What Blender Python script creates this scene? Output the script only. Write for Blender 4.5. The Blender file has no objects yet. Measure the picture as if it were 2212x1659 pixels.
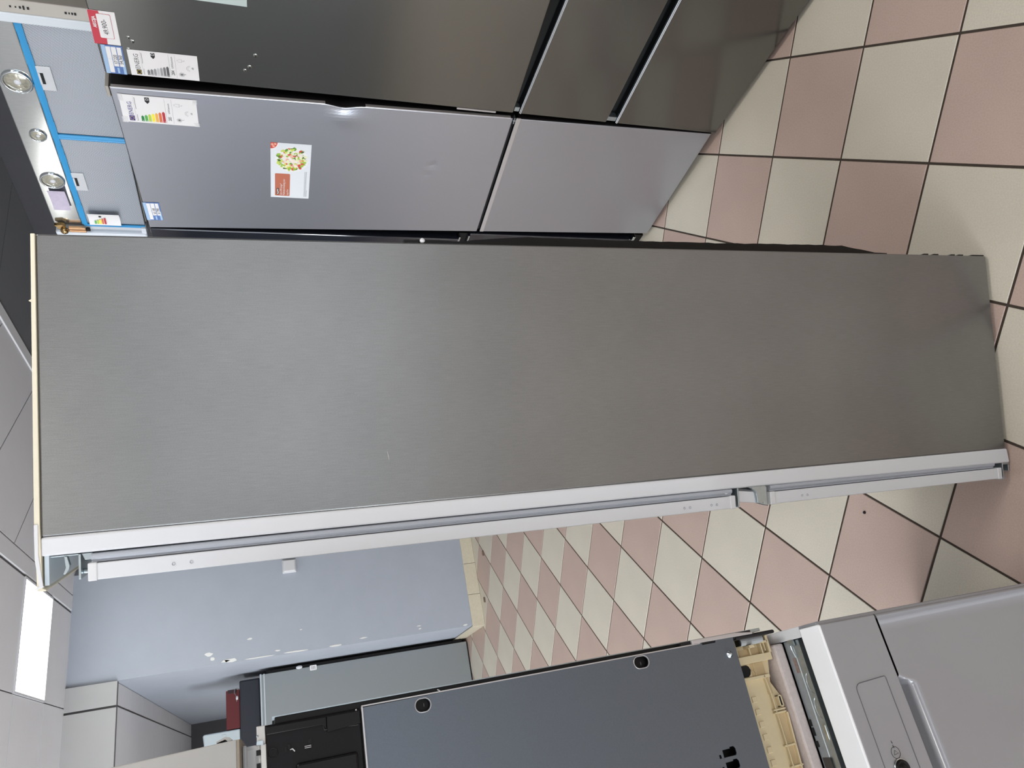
import bpy, bmesh, math, random
from mathutils import Matrix, Vector, Euler

random.seed(7)
S = bpy.context.scene
COL = S.collection
R = math.radians

# ------------------------------------------------------------------ camera
cam_d = bpy.data.cameras.new('camera')
cam_d.sensor_fit = 'HORIZONTAL'
cam_d.sensor_width = 36.0
cam_d.lens = 36.0 * 1540.81 / 2212.0
cam_d.clip_start = 0.02
cam = bpy.data.objects.new('camera', cam_d)
COL.objects.link(cam)
# the phone was held upright, so the picture lies on its side: image right is down
cam.matrix_world = Matrix((
    (-0.18358759, 0.88922797, -0.41900980, 0.0),
    (-0.28619827, -0.45614056, -0.84263061, 0.0),
    (-0.94041806, -0.03477664, 0.33823725, 1.6203),
    (0, 0, 0, 1)))
S.camera = cam

# ------------------------------------------------------------------ light
w = bpy.data.worlds.new('world')
S.world = w
w.use_nodes = True
w.node_tree.nodes['Background'].inputs[0].default_value = (0.75, 0.86, 1.0, 1)
w.node_tree.nodes['Background'].inputs[1].default_value = 0.6


def area(name, loc, rot, sx, sy, power, col, spread=180):
    d = bpy.data.lights.new(name, 'AREA')
    d.shape = 'RECTANGLE'
    d.size, d.size_y, d.energy, d.color = sx, sy, power, col
    d.spread = R(spread)
    o = bpy.data.objects.new(name, d)
    COL.objects.link(o)
    o.location = loc
    o.rotation_euler = rot
    return o


# daylight through the shop front behind the camera and the side window far left: sky light,
# plus added upward-tilted lights that brighten the ceiling
area('shop_window_sky', (-1.3, -4.35, 1.5), (R(90), 0, 0), 4.6, 2.1, 30, (0.93, 0.96, 1.0))
area('shop_window_added_uplight', (-1.3, -4.3, 0.75), (R(140), 0, 0), 4.6, 0.8, 14, (1.0, 0.98, 0.95))
area('side_window_sky', (-4.35, 1.7, 1.5), (R(90), 0, R(-90)), 4.8, 2.0, 125, (0.84, 0.92, 1.0))
area('side_window_added_uplight', (-4.3, 1.7, 0.8), (R(145), 0, R(-90)), 4.8, 0.8, 215, (0.92, 0.965, 1.0))
# the other ceiling panels of the shop, out of the picture
for x, y, p_ in ((-0.07, 4.25, 4), (-1.7, 2.4, 14), (-3.2, 4.4, 14), (1.1, 0.2, 17), (-3.2, 0.6, 14), (-0.6, -1.2, 16), (-3.2, -2.6, 14), (1.3, -2.4, 17)):
    area('ceiling_panel_light', (x, y, 2.83), (0, 0, 0), 0.56, 0.56, p_, (1.0, 0.97, 0.92))
for x, y in ((-1.0, 7.4), (-1.0, 9.6)):
    area('corridor_panel_light', (x, y, 2.54), (0, 0, 0), 0.56, 0.56, 13, (0.97, 1.0, 1.0))

S.view_settings.view_transform = 'Standard'
S.view_settings.look = 'None'
S.view_settings.gamma = 1.0
S.view_settings.exposure = 0.2
S.view_settings.use_curve_mapping = False
S.cycles.use_denoising = True
S.cycles.max_bounces = 8


# ------------------------------------------------------------------ materials
def lin(c):
    def f(v):
        v /= 255.0
        return v / 12.92 if v <= 0.04045 else ((v + 0.055) / 1.055) ** 2.4
    return (f(c[0]), f(c[1]), f(c[2]), 1.0)


MATS = {}


def mat(name, c, rough=0.5, metal=0.0, spec=0.5, emit=None, strength=0, coat=0, trans=0, alpha=1,
        noise=None, bump=0, bscale=(200, 200, 200), aniso=0):
    """noise = (scale xyz, amount, detail): procedural variation of colour; bump on the same pattern."""
    if name in MATS:
        return MATS[name]
    m = bpy.data.materials.new(name)
    m.use_nodes = True
    nt = m.node_tree
    b = nt.nodes['Principled BSDF']
    col = lin(c)
    b.inputs['Base Color'].default_value = col
    b.inputs['Roughness'].default_value = rough
    b.inputs['Metallic'].default_value = metal
    b.inputs['Specular IOR Level'].default_value = spec
    b.inputs['Coat Weight'].default_value = coat
    b.inputs['Coat Roughness'].default_value = 0.08
    b.inputs['Transmission Weight'].default_value = trans
    b.inputs['Alpha'].default_value = alpha
    if aniso:
        b.inputs['Anisotropic'].default_value = aniso
    if emit:
        b.inputs['Emission Color'].default_value = lin(emit)
        b.inputs['Emission Strength'].default_value = strength
    if noise or bump:
        tc = nt.nodes.new('ShaderNodeTexCoord')
    if noise:
        sc, amt, det = noise
        mp = nt.nodes.new('ShaderNodeMapping')
        mp.inputs['Scale'].default_value = sc
        n = nt.nodes.new('ShaderNodeTexNoise')
        n.inputs['Scale'].default_value = 1.0
        n.inputs['Detail'].default_value = det
        n.inputs['Roughness'].default_value = 0.65
        mr = nt.nodes.new('ShaderNodeMapRange')
        mr.inputs['From Min'].default_value = 0.25
        mr.inputs['From Max'].default_value = 0.75
        mr.inputs['To Min'].default_value = 1 - amt
        mr.inputs['To Max'].default_value = 1 + amt
        mx = nt.nodes.new('ShaderNodeMix')
        mx.data_type = 'RGBA'
        mx.blend_type = 'MULTIPLY'
        mx.inputs[0].default_value = 1.0
        mx.inputs[6].default_value = col
        nt.links.new(tc.outputs['Object'], mp.inputs[0])
        nt.links.new(mp.outputs[0], n.inputs[0])
        nt.links.new(n.outputs[0], mr.inputs[0])
        nt.links.new(mr.outputs[0], mx.inputs[7])
        nt.links.new(mx.outputs[2], b.inputs['Base Color'])
    if bump:
        mp2 = nt.nodes.new('ShaderNodeMapping')
        mp2.inputs['Scale'].default_value = bscale
        n2 = nt.nodes.new('ShaderNodeTexNoise')
        n2.inputs['Scale'].default_value = 1.0
        n2.inputs['Detail'].default_value = 3
        bp = nt.nodes.new('ShaderNodeBump')
        bp.inputs['Strength'].default_value = bump
        bp.inputs['Distance'].default_value = 0.001
        nt.links.new(tc.outputs['Object'], mp2.inputs[0])
        nt.links.new(mp2.outputs[0], n2.inputs[0])
        nt.links.new(n2.outputs[0], bp.inputs['Height'])
        nt.links.new(bp.outputs[0], b.inputs['Normal'])
    MATS[name] = m
    return m


def add_second_noise(m, scale, amt, detail=4):
    """multiplies a broad second pattern (wear, dirt) into the base colour"""
    nt = m.node_tree
    b = nt.nodes['Principled BSDF']
    src = b.inputs['Base Color'].links[0].from_socket
    tc = nt.nodes.new('ShaderNodeTexCoord')
    mp = nt.nodes.new('ShaderNodeMapping')
    mp.inputs['Scale'].default_value = scale
    n = nt.nodes.new('ShaderNodeTexNoise')
    n.inputs['Scale'].default_value = 1
    n.inputs['Detail'].default_value = detail
    mr = nt.nodes.new('ShaderNodeMapRange')
    mr.inputs['From Min'].default_value = 0.3
    mr.inputs['From Max'].default_value = 0.7
    mr.inputs['To Min'].default_value = 1 - amt
    mr.inputs['To Max'].default_value = 1 + amt
    mx = nt.nodes.new('ShaderNodeMix')
    mx.data_type = 'RGBA'
    mx.blend_type = 'MULTIPLY'
    mx.inputs[0].default_value = 1
    nt.links.new(tc.outputs['Object'], mp.inputs[0])
    nt.links.new(mp.outputs[0], n.inputs[0])
    nt.links.new(n.outputs[0], mr.inputs[0])
    nt.links.new(src, mx.inputs[6])
    nt.links.new(mr.outputs[0], mx.inputs[7])
    nt.links.new(mx.outputs[2], b.inputs['Base Color'])


CREAM = mat('cream_tile', (203, 195, 179), 0.42, 0, 0.4, noise=((260, 260, 260), 0.10, 3), bump=0.12, bscale=(300, 300, 300))
add_second_noise(CREAM, (3, 3, 3), 0.05)
PINK = mat('pink_tile', (186, 163, 151), 0.42, 0, 0.4, noise=((260, 260, 260), 0.10, 3), bump=0.12, bscale=(300, 300, 300))
add_second_noise(PINK, (3, 3, 3), 0.06)
GROUT = mat('dark_grout', (62, 52, 44), 0.9, noise=((40, 40, 40), 0.2, 3))
BASETILE = mat('baseboard_tile', (214, 205, 182), 0.45, noise=((60, 60, 60), 0.06, 3))
WALLPAINT = mat('bluish_grey_paint', (172, 178, 188), 0.8, noise=((6, 6, 6), 0.03, 4), bump=0.15, bscale=(90, 90, 90))
CHARCOAL = mat('charcoal_paint_and_shade', (74, 73, 76), 0.8, noise=((6, 6, 6), 0.05, 4))
CEILW = mat('white_ceiling_panel', (218, 218, 221), 0.75, noise=((5, 5, 5), 0.02, 3))
CEILD = mat('grey_ceiling_panel', (112, 114, 118), 0.8, noise=((5, 5, 5), 0.03, 3))
FASCIA = mat('fascia_panel_shaded', (182, 181, 180), 0.8, noise=((5, 5, 5), 0.02, 3))  # ceiling white darkened: shade on the fascia put into its colour
CEILJ = mat('ceiling_joint', (96, 95, 96), 0.9)
CEILBAR = mat('ceiling_bar', (172, 172, 175), 0.7)

SILVER = mat('brushed_silver_steel', (132, 132, 131), 0.36, 0.82, 0.5, noise=((600, 600, 34), 0.085, 5), bump=0.12, bscale=(900, 900, 60))
add_second_noise(SILVER, (1500, 1500, 700), 0.12, 2)
add_second_noise(SILVER, (5, 5, 5), 0.05, 4)
WHITEP = mat('white_enamel', (212, 213, 216), 0.38, 0, 0.5)
WHITEP2 = mat('white_plastic', (214, 214, 216), 0.45, 0, 0.5)
YELLOWED = mat('yellowed_plastic', (222, 214, 192), 0.5)
GASKET = mat('grey_gasket', (168, 172, 180), 0.55)
GALV = mat('galvanised_steel', (176, 186, 190), 0.32, 0.9, noise=((60, 60, 60), 0.12, 4))
BLACKP = mat('black_plastic', (12, 11, 12), 0.45, 0, 0.25)
BLACKF = mat('black_film', (10, 9, 9), 0.35, 0, 0.25, bump=0.5, bscale=(60, 60, 20))
DARKHOLE = mat('dark_void', (8, 8, 9), 0.8)
RUBBER = mat('black_rubber', (20, 20, 20), 0.7)

DARKSTEEL = mat('dark_inox', (118, 118, 114), 0.17, 0.86, 0.5, noise=((300, 300, 300), 0.03, 2))
RECESS = mat('dark_handle_recess', (30, 33, 34), 0.35, 0.5)
CHROME = mat('chrome_lip', (214, 220, 224), 0.15, 1.0)
INOX2 = mat('satin_inox', (176, 178, 186), 0.33, 0.88, 0.5, noise=((500, 500, 500), 0.04, 2), bump=0.05, bscale=(900, 900, 900))
INOXEDGE = mat('inox_door_edge', (190, 186, 186), 0.4, 0.6)
NAVY = mat('black_glass_door', (30, 32, 40), 0.08, 0.0, 0.6, coat=0.5)
FRIDGESIDE = mat('dark_cabinet_side', (26, 24, 25), 0.5, 0, 0.3)

HOODSS = mat('hood_stainless', (196, 200, 200), 0.13, 0.95, noise=((30, 300, 30), 0.06, 3))
BLUEFILM = mat('blue_protective_film', (62, 156, 212), 0.28, 0, 0.5)
RIMWHITE = mat('hood_white_rim', (216, 222, 228), 0.4)
BEIGEGREY = mat('hood_grey_beige', (172, 166, 158), 0.45, 0.3)
GLASSL = mat('lamp_glass', (232, 232, 226), 0.06, 0.0, 0.6, trans=0.6)
REFLECTOR = mat('lamp_reflector', (210, 206, 190), 0.18, 0.9)
LATCHM = mat('latch_grey', (206, 208, 211), 0.45, 0.2)

DOORSTEEL = mat('zinc_door_panel', (100, 106, 114), 0.42, 0.75, 0.5, noise=((600, 600, 600), 0.06, 3))
BLACKPANEL = mat('black_control_plastic', (15, 12, 14), 0.42, 0, 0.2)
BEIGE = mat('beige_plastic', (214, 196, 158), 0.55, noise=((30, 30, 30), 0.04, 3))
BEIGED = mat('beige_plastic_pocket', (196, 172, 132), 0.6)
FOAM = mat('grey_pink_foam', (196, 184, 180), 0.85, noise=((160, 160, 160), 0.10, 4), bump=0.5, bscale=(220, 220, 220))
GREYROLL = mat('grey_felt', (172, 174, 174), 0.8)
DWGREY = mat('shaded_enamel', (146, 146, 150), 0.26, 0.1, 0.5, coat=0.3)  # same white enamel as the top rim, shade on the front put into colour
DWLINE = mat('panel_joint_grey', (84, 84, 88), 0.7)
RIMTOP = mat('lit_top_rim', (240, 241, 243), 0.35)  # lit copy of the dishwasher enamel, whitened for light from above
INK = mat('black_ink', (24, 24, 26), 0.6)
INKG = mat('grey_ink', (110, 110, 114), 0.6)
PAPER = mat('white_paper', (232, 230, 230), 0.45)
PAPERC = mat('white_carton', (182, 180, 176), 0.75, noise=((18, 18, 18), 0.03, 3))
CARTIN = mat('carton_inside', (160, 148, 132), 0.85)
GREYSIDE = mat('grey_fridge_side', (150, 156, 158), 0.42, 0.5, noise=((400, 400, 400), 0.04, 3))
BLACKBOX = mat('black_cabinet', (34, 37, 46), 0.5)
REDBOX = mat('dark_red_box', (92, 26, 28), 0.6)
FOILBOX = mat('silver_foil', (200, 212, 216), 0.3, 0.6, bump=0.6, bscale=(40, 40, 40))
BRASS = mat('brass', (178, 150, 104), 0.18, 1.0)
COPPER = mat('copper_tint', (214, 170, 130), 0.3, 0.8)
LAMPM = mat('lit_diffuser', (255, 255, 255), 0.5, emit=(250, 255, 255), strength=5.0)


# ------------------------------------------------------------------ builders
class MB:
    def __init__(self):
        self.v, self.f, self.m = [], [], []

    def poly(self, pts, m=0):
        i = len(self.v)
        self.v += [tuple(p) for p in pts]
        self.f.append(tuple(range(i, i + len(pts))))
        self.m.append(m)
        return self

    def box(self, x0, x1, y0, y1, z0, z1, m=0):
        i = len(self.v)
        self.v += [(x0, y0, z0), (x1, y0, z0), (x1, y1, z0), (x0, y1, z0), (x0, y0, z1), (x1, y0, z1), (x1, y1, z1), (x0, y1, z1)]
        for q in ((0, 3, 2, 1), (4, 5, 6, 7), (0, 1, 5, 4), (1, 2, 6, 5), (2, 3, 7, 6), (3, 0, 4, 7)):
            self.f.append(tuple(i + k for k in q))
            self.m.append(m)
        return self

    def prism(self, poly, axis, a0, a1, m=0):
        """poly: 2D points in the two other axes (in x,y,z order), extruded along axis"""
        n = len(poly)
        i = len(self.v)
        for a in (a0, a1):
            for p, q in poly:
                self.v.append({'x': (a, p, q), 'y': (p, a, q), 'z': (p, q, a)}[axis])
        self.f.append(tuple(range(i, i + n)))
        self.f.append(tuple(range(i + 2 * n - 1, i + n - 1, -1)))
        self.m += [m, m]
        for k in range(n):
            k2 = (k + 1) % n
            self.f.append((i + k, i + k + n, i + k2 + n, i + k2))
            self.m.append(m)
        return self

    def tube(self, pts, r, seg=8, m=0, closed=False):
        pts = [Vector(p) for p in pts]
        rings = []
        n = len(pts)
        for k, p in enumerate(pts):
            if closed:
                d = pts[(k + 1) % n] - pts[k - 1]
            else:
                d = pts[min(k + 1, n - 1)] - pts[max(k - 1, 0)]
            d.normalize()
            u = d.orthogonal().normalized() if k == 0 else (u - d * u.dot(d)).normalized()
            vv = d.cross(u)
            rr = r[k] if isinstance(r, (list, tuple)) else r
            i = len(self.v)
            for s in range(seg):
                a = 2 * math.pi * s / seg
                self.v.append(tuple(p + u * math.cos(a) * rr + vv * math.sin(a) * rr))
            rings.append(i)
        for k in range(n if closed else n - 1):
            a, b = rings[k], rings[(k + 1) % n]
            for s in range(seg):
                s2 = (s + 1) % seg
                self.f.append((a + s, a + s2, b + s2, b + s))
                self.m.append(m)
        if not closed:
            self.f.append(tuple(rings[0] + s for s in reversed(range(seg))))
            self.f.append(tuple(rings[-1] + s for s in range(seg)))
            self.m += [m, m]
        return self

    def lathe(self, prof, centre, axis, seg=20, m=0):
        """prof: (radius, height) pairs revolved about axis through centre"""
        c = Vector(centre)
        ax = Vector(axis).normalized()
        u = ax.orthogonal().normalized()
        vv = ax.cross(u)
        rings = []
        for rr, h in prof:
            i = len(self.v)
            if rr < 1e-6:
                self.v.append(tuple(c + ax * h))
                rings.append((i, 1))
            else:
                for s in range(seg):
                    a = 2 * math.pi * s / seg
                    self.v.append(tuple(c + ax * h + u * math.cos(a) * rr + vv * math.sin(a) * rr))
                rings.append((i, seg))
        for (a, na), (b, nb) in zip(rings, rings[1:]):
            for s in range(seg):
                s2 = (s + 1) % seg
                if na == 1 and nb == 1:
                    continue
                if na == 1:
                    self.f.append((a, b + s2, b + s))
                elif nb == 1:
                    self.f.append((a + s, a + s2, b))
                else:
                    self.f.append((a + s, a + s2, b + s2, b + s))
                self.m.append(m)
        return self

    def mesh(self, name, mats, smooth=False):
        me = bpy.data.meshes.new(name)
        me.from_pydata(self.v, [], self.f)
        for q in (mats if isinstance(mats, (list, tuple)) else [mats]):
            me.materials.append(q)
        me.polygons.foreach_set('material_index', self.m)
        if smooth:
            me.polygons.foreach_set('use_smooth', [True] * len(me.polygons))
        bm = bmesh.new()
        bm.from_mesh(me)
        bmesh.ops.recalc_face_normals(bm, faces=bm.faces)
        bm.to_mesh(me)
        bm.free()
        me.update()
        return me

    def build(self, name, mats, parent=None, bevel=0, seg=2, smooth=False, label=None):
        o = bpy.data.objects.new(name, self.mesh(name, mats, smooth))
        COL.objects.link(o)
        if parent:
            o.parent = parent
        if bevel:
            bv = o.modifiers.new('bevel', 'BEVEL')
            bv.width = bevel
            bv.segments = seg
            bv.limit_method = 'ANGLE'
            bv.angle_limit = R(40)
        if label:
            o['label'] = label
        return o


def box(name, mats, parent, x0, x1, y0, y1, z0, z1, bevel=0, label=None):
    return MB().box(x0, x1, y0, y1, z0, z1).build(name, mats, parent, bevel, label=label)


def thing(name, label, cat, matrix=None, loc=None, group=None):
    o = bpy.data.objects.new(name, None)
    o.empty_display_size = 0.05
    COL.objects.link(o)
    if matrix is not None:
        o.matrix_world = matrix
    elif loc is not None:
        o.location = loc
    o['label'], o['category'] = label, cat
    if group:
        o['group'] = group
    return o


def tag(o, label, cat, group=None):
    o['label'], o['category'] = label, cat
    if group:
        o['group'] = group
    return o


def structure(o):
    o['kind'] = 'structure'
    return o


def plate(name, mats, parent, outer, holes, thick, matrix, bevel=0.0, label=None):
    """flat plate with holes: a filled 2D curve, turned into a mesh. Lies in local xy, from z=-thick to 0."""
    cu = bpy.data.curves.new(name, 'CURVE')
    cu.dimensions = '2D'
    cu.fill_mode = 'BOTH'
    cu.extrude = thick / 2 - bevel
    cu.bevel_depth = bevel
    cu.bevel_resolution = 1
    for pts in [outer] + holes:
        sp = cu.splines.new('POLY')
        sp.points.add(len(pts) - 1)
        for p, q in zip(sp.points, pts):
            p.co = (q[0], q[1], 0, 1)
        sp.use_cyclic_u = True
    tmp = bpy.data.objects.new(name, cu)
    COL.objects.link(tmp)
    dg = bpy.context.evaluated_depsgraph_get()
    me = bpy.data.meshes.new_from_object(tmp.evaluated_get(dg))
    bpy.data.objects.remove(tmp)
    bpy.data.curves.remove(cu)
    me.transform(Matrix.Translation((0, 0, -thick / 2)))
    me.transform(matrix)
    me.materials.clear()
    me.materials.append(mats)
    me.name = name
    o = bpy.data.objects.new(name, me)
    COL.objects.link(o)
    if parent:
        o.parent = parent
    if label:
        o['label'] = label
    return o


def text_mesh(s, size, matrix, ink, name, parent, align='LEFT', bold=0.0, sx=1.0):
    cu = bpy.data.curves.new(name, 'FONT')
    cu.body = s
    cu.size = size
    cu.align_x = align
    cu.offset = bold
    cu.resolution_u = 2
    tmp = bpy.data.objects.new(name, cu)
    COL.objects.link(tmp)
    dg = bpy.context.evaluated_depsgraph_get()
    me = bpy.data.meshes.new_from_object(tmp.evaluated_get(dg))
    bpy.data.objects.remove(tmp)
    bpy.data.curves.remove(cu)
    me.transform(Matrix.Diagonal((sx, 1, 1, 1)))
    me.transform(matrix)
    me.materials.clear()
    me.materials.append(ink)
    me.name = name
    o = bpy.data.objects.new(name, me)
    COL.objects.link(o)
    o.parent = parent
    return o


def rrect(x0, x1, y0, y1, r, n=5):
    pts = []
    for cx, cy, a0 in ((x1 - r, y1 - r, 0), (x0 + r, y1 - r, 90), (x0 + r, y0 + r, 180), (x1 - r, y0 + r, 270)):
        for k in range(n + 1):
            a = R(a0 + 90 * k / n)
            pts.append((cx + r * math.cos(a), cy + r * math.sin(a)))
    return pts


def stadium(cx, cy, hx, hy, n=8):
    """rounded slot, half sizes hx, hy"""
    r = min(hx, hy)
    return rrect(cx - hx, cx + hx, cy - hy, cy + hy, r * 0.98, n)


# frame of a front that faces -X: local x = -Y (viewer's right), y = up, z = towards viewer
FACE_X = Matrix(((0, 0, -1, 0), (-1, 0, 0, 0), (0, 1, 0, 0), (0, 0, 0, 1)))
# frame of a front that faces -Y: local x = +X, y = up, z = -Y
FACE_Y = Matrix(((1, 0, 0, 0), (0, 0, -1, 0), (0, 1, 0, 0), (0, 0, 0, 1)))

# ------------------------------------------------------------------ setting: floor
H = 2.85
FX0, FX1, FY0, FY1 = -4.4, 3.15, -4.4, 11.0
floor = MB().box(FX0, FX1, FY0, FY1, -0.06, -0.002).build('floor', GROUT)
structure(floor)
ORG = Vector((1.6965, 1.1735, 0))
th = R(224.7237)
DI = Vector((math.cos(th), math.sin(th), 0))
DJ = Vector((math.sin(th), -math.cos(th), 0))
P = 0.30
hs = P / 2 - 0.0032


def tile_mesh(name, m):
    b = MB()
    c = 0.0012
    top = [(-hs + c, -hs + c), (hs - c, -hs + c), (hs - c, hs - c), (-hs + c, hs - c)]
    bot = [(-hs, -hs), (hs, -hs), (hs, hs), (-hs, hs)]
    i = 0
    b.v = [(x, y, 0.0) for x, y in top] + [(x, y, -c) for x, y in bot] + [(x, y, -0.006) for x, y in bot]
    b.f = [(0, 1, 2, 3)]
    for k in range(4):
        k2 = (k + 1) % 4
        b.f += [(4 + k, 4 + k2, k2, k), (8 + k, 8 + k2, 4 + k2, 4 + k)]
    b.m = [0] * len(b.f)
    return b.mesh(name, m)


TM = (tile_mesh('pink_tile', PINK), tile_mesh('cream_tile', CREAM))
trot = math.atan2(DI.y, DI.x)
MW = cam.matrix_world.inverted()
FPX = 1540.81


def pixel(p):
    q = MW @ Vector(p)
    if q.z > -0.05:
        return None
    return (1106 + FPX * q.x / -q.z, 829.5 - FPX * q.y / -q.z)


spots = []
for i in range(-34, 24):
    for j in range(-24, 40):
        c = ORG + DI * (i + 0.5) * P + DJ * (j + 0.5) * P
        if not (FX0 + 0.1 < c.x < FX1 - 0.1 and FY0 + 0.1 < c.y < FY1 - 0.1):
            continue
        px = pixel(c)
        seen = px is not None and -170 < px[0] < 2400 and -170 < px[1] < 1830
        spots.append((0 if seen else 1, c.length, i, j, c))
spots.sort(key=lambda t: (t[0], t[1]))
rest = MB()
for n, (unseen, dist, i, j, c) in enumerate(spots):
    k = (i + j) % 2
    if n < 260 and not unseen:
        o = bpy.data.objects.new('tile', TM[k])
        COL.objects.link(o)
        o.location = c
        o.rotation_euler = (random.uniform(-0.0012, 0.0012), random.uniform(-0.0012, 0.0012), trot)
        o.parent = floor
    else:
        pts = [c + DI * hs * a + DJ * hs * b for a, b in ((-1, -1), (1, -1), (1, 1), (-1, 1))]
        i0 = len(rest.v)
        rest.v += [tuple(p) for p in pts] + [(p.x, p.y, -0.006) for p in pts]
        rest.f.append((i0, i0 + 1, i0 + 2, i0 + 3))
        rest.m.append(k)
        for q in range(4):
            q2 = (q + 1) % 4
            rest.f.append((i0 + q, i0 + q + 4, i0 + q2 + 4, i0 + q2))
            rest.m.append(k)
far = rest.build('floor_tiles', [PINK, CREAM], floor)
far['kind'] = 'stuff'

# ------------------------------------------------------------------ setting: walls
T = 0.12


def wall(name, pts, m, z0=0, z1=H):
    """pts: plan polygon"""
    return structure(MB().prism(pts, 'z', z0, z1).build(name, m))


PX, PY = 0.712, 5.62           # corner of the grey pillar wall
wall('wall_front', [(PX, PY), (1.44, PY), (1.44, PY + 0.1), (PX + 0.1, PY + 0.1)], WALLPAINT)
wall('wall_corridor', [(PX, PY), (PX + 0.1, PY + 0.1), (PX + 0.1, 11.0), (PX, 11.0)], WALLPAINT)
wall('wall_angled', [(1.44, PY), (3.15, 7.33), (3.15, 7.5), (1.44, PY + 0.17)], WALLPAINT)
wall('wall_right', [(3.15, -4.4), (3.27, -4.4), (3.27, 7.5), (3.15, 7.5)], CHARCOAL)
wall('wall_end', [(-4.4, 11.0), (PX + 0.1, 11.0), (PX + 0.1, 11.12), (-4.4, 11.12)], CHARCOAL)  # shade at the corridor's end put into the wall colour
# left wall with an opening for the side window
wl = MB()
wl.box(-4.52, -4.4, -4.4, 11.0, 0, 0.5)
wl.box(-4.52, -4.4, -4.4, 11.0, 2.5, H)
wl.box(-4.52, -4.4, -4.4, -0.8, 0.5, 2.5)
wl.box(-4.52, -4.4, 4.2, 11.0, 0.5, 2.5)
structure(wl.build('wall_left', WALLPAINT))
wb = MB()
wb.box(-4.52, 3.27, -4.52, -4.4, 0, 0.35)
wb.box(-4.52, 3.27, -4.52, -4.4, 2.55, H)
wb.box(-4.52, -3.6, -4.52, -4.4, 0.35, 2.55)
wb.box(1.0, 3.27, -4.52, -4.4, 0.35, 2.55)
structure(wb.build('wall_back', WALLPAINT))

CHIP = mat('bare_plaster', (232, 232, 228), 0.9)
wfr = bpy.data.objects['wall_front']
rc = random.Random(5)
for cx_, cz_, sx_, sz_ in ((0.790, 1.987, .014, .030), (0.756, 1.969, .016, .016), (0.728, 1.850, .016, .050), (0.729, 1.885, .010, .030), (0.743, 0.934, .005, .030), (0.768, 0.514, .004, .020),
                           (0.747, 0.509, .006, .012), (0.719, 1.138, .006, .060), (0.722, 1.412, .006, .090), (0.720, 1.662, .005, .10), (0.747, 1.537, .006, .02), (0.866, 1.372, .004, .012), (0.723, 0.155, .008, .02), (0.854, 1.72, .007, .02)):
    pts = [(cx_ + sx_ * rc.uniform(.6, 1.1) * math.cos(a), cz_ + sz_ * rc.uniform(.6, 1.1) * math.sin(a)) for a in (2 * math.pi * k / 9 for k in range(9))]
    pts = [(max(px_, PX + 0.0005), pz_) for px_, pz_ in pts]
    MB().prism(pts, 'y', PY - 0.0012, PY + 0.0005).build('paint_chip', CHIP, wfr)

# baseboard of loose tiles around the pillar
bb = structure(MB().box(PX - 0.006, 1.44, PY - 0.006, PY + 0.002, 0, 0.092).build('baseboard_front', GROUT))
for k in range(3):
    x1 = 1.44 - 0.0 - (2 - k) * 0.0
    xa, xb = PX - 0.012 + k * 0.245, PX - 0.012 + (k + 1) * 0.245 - 0.003
    box('baseboard_tile', BASETILE, bb, xa, min(xb, 1.44), PY - 0.015, PY - 0.004, 0.001, 0.098 + random.uniform(-.002, .002), 0.0015)
bs = structure(MB().box(PX - 0.006, PX + 0.001, PY, 8.5, 0, 0.092).build('baseboard_corridor', GROUT))
for k in range(9):
    box('baseboard_tile', BASETILE, bs, PX - 0.015, PX - 0.004, PY - 0.003 + k * 0.3, PY - 0.003 + (k + 1) * 0.3 - 0.003, 0.001, 0.098, 0.0015)

# ------------------------------------------------------------------ setting: ceiling
ceiling = structure(MB().box(-4.5, 3.2, -4.45, 7.5, H + 0.002, H + 0.1).build('ceiling', CEILJ))
PT = 0.012


def panel(pts, m=CEILW, z=H):
    return MB().prism([tuple(p) for p in pts], 'z', z - PT * 0.5, z + PT * 0.5).build('ceiling_panel', m, ceiling)


def shrink(pts, g=0.004):
    c = Vector((sum(p[0] for p in pts) / len(pts), sum(p[1] for p in pts) / len(pts)))
    out = []
    n = len(pts)
    for k in range(n):
        p, a, b = Vector(pts[k]), Vector(pts[k - 1]), Vector(pts[(k + 1) % n])
        d1, d2 = (p - a).normalized(), (b - p).normalized()
        n1, n2 = Vector((-d1.y, d1.x)), Vector((-d2.y, d2.x))
        den = 1 + n1.dot(n2)
        out.append(p + (n1 + n2) * g / max(den, 0.2))
    return out


# grey strip over the row of fridges: panels cut square
XA, XB, XC = 2.355, 1.31, 1.20
for k in range(20):
    y0 = -4.4 + (4.2 + 4.4) % 0.6 - 0.6 + k * 0.6
    if y0 + 0.6 > 7.4 or y0 < -4.4:
        continue
    panel(shrink([(XA, y0), (3.15, y0), (3.15, y0 + 0.6), (XA, y0 + 0.6)]), CEILD)
# middle strip: panels cut on the slant
step = 0.66
sl = 0.78
y = -5.6
while y < 6.6:
    q = [(XB, y), (XA, y + sl), (XA, y + sl + step), (XB, y + step)]
    q2 = [(px_, min(max(py_, -4.4), 7.4)) for px_, py_ in q]
    if q2[2][1] - q2[1][1] > 0.1 or q2[3][1] - q2[0][1] > 0.1:
        panel(shrink(q2))
    y += step
# left field: square panels, one of them a lamp
for k in range(-9, 3):
    y0 = 4.54 + k * 0.585
    for i in range(-8, 2):
        x0 = 0.59 + (i - 1) * 0.6 if i < 1 else 0.59
        x1 = x0 + 0.6
        if i == 1 and k == 0:
            continue
        if y0 < -4.4:
            continue
        panel(shrink([(x0, y0), (x1, y0), (x1, y0 + 0.585), (x0, y0 + 0.585)]))
structure(MB().box(XA - 0.035, XA + 0.035, -4.4, 7.4, H - 0.014, H + 0.004).build('trim_1', CEILW, None, 0.003))
structure(MB().box(XC + 0.006, XB - 0.006, -4.4, PY + 0.05, H - 0.008, H + 0.004).build('trim_2', CEILW, None, 0.003))

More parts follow.
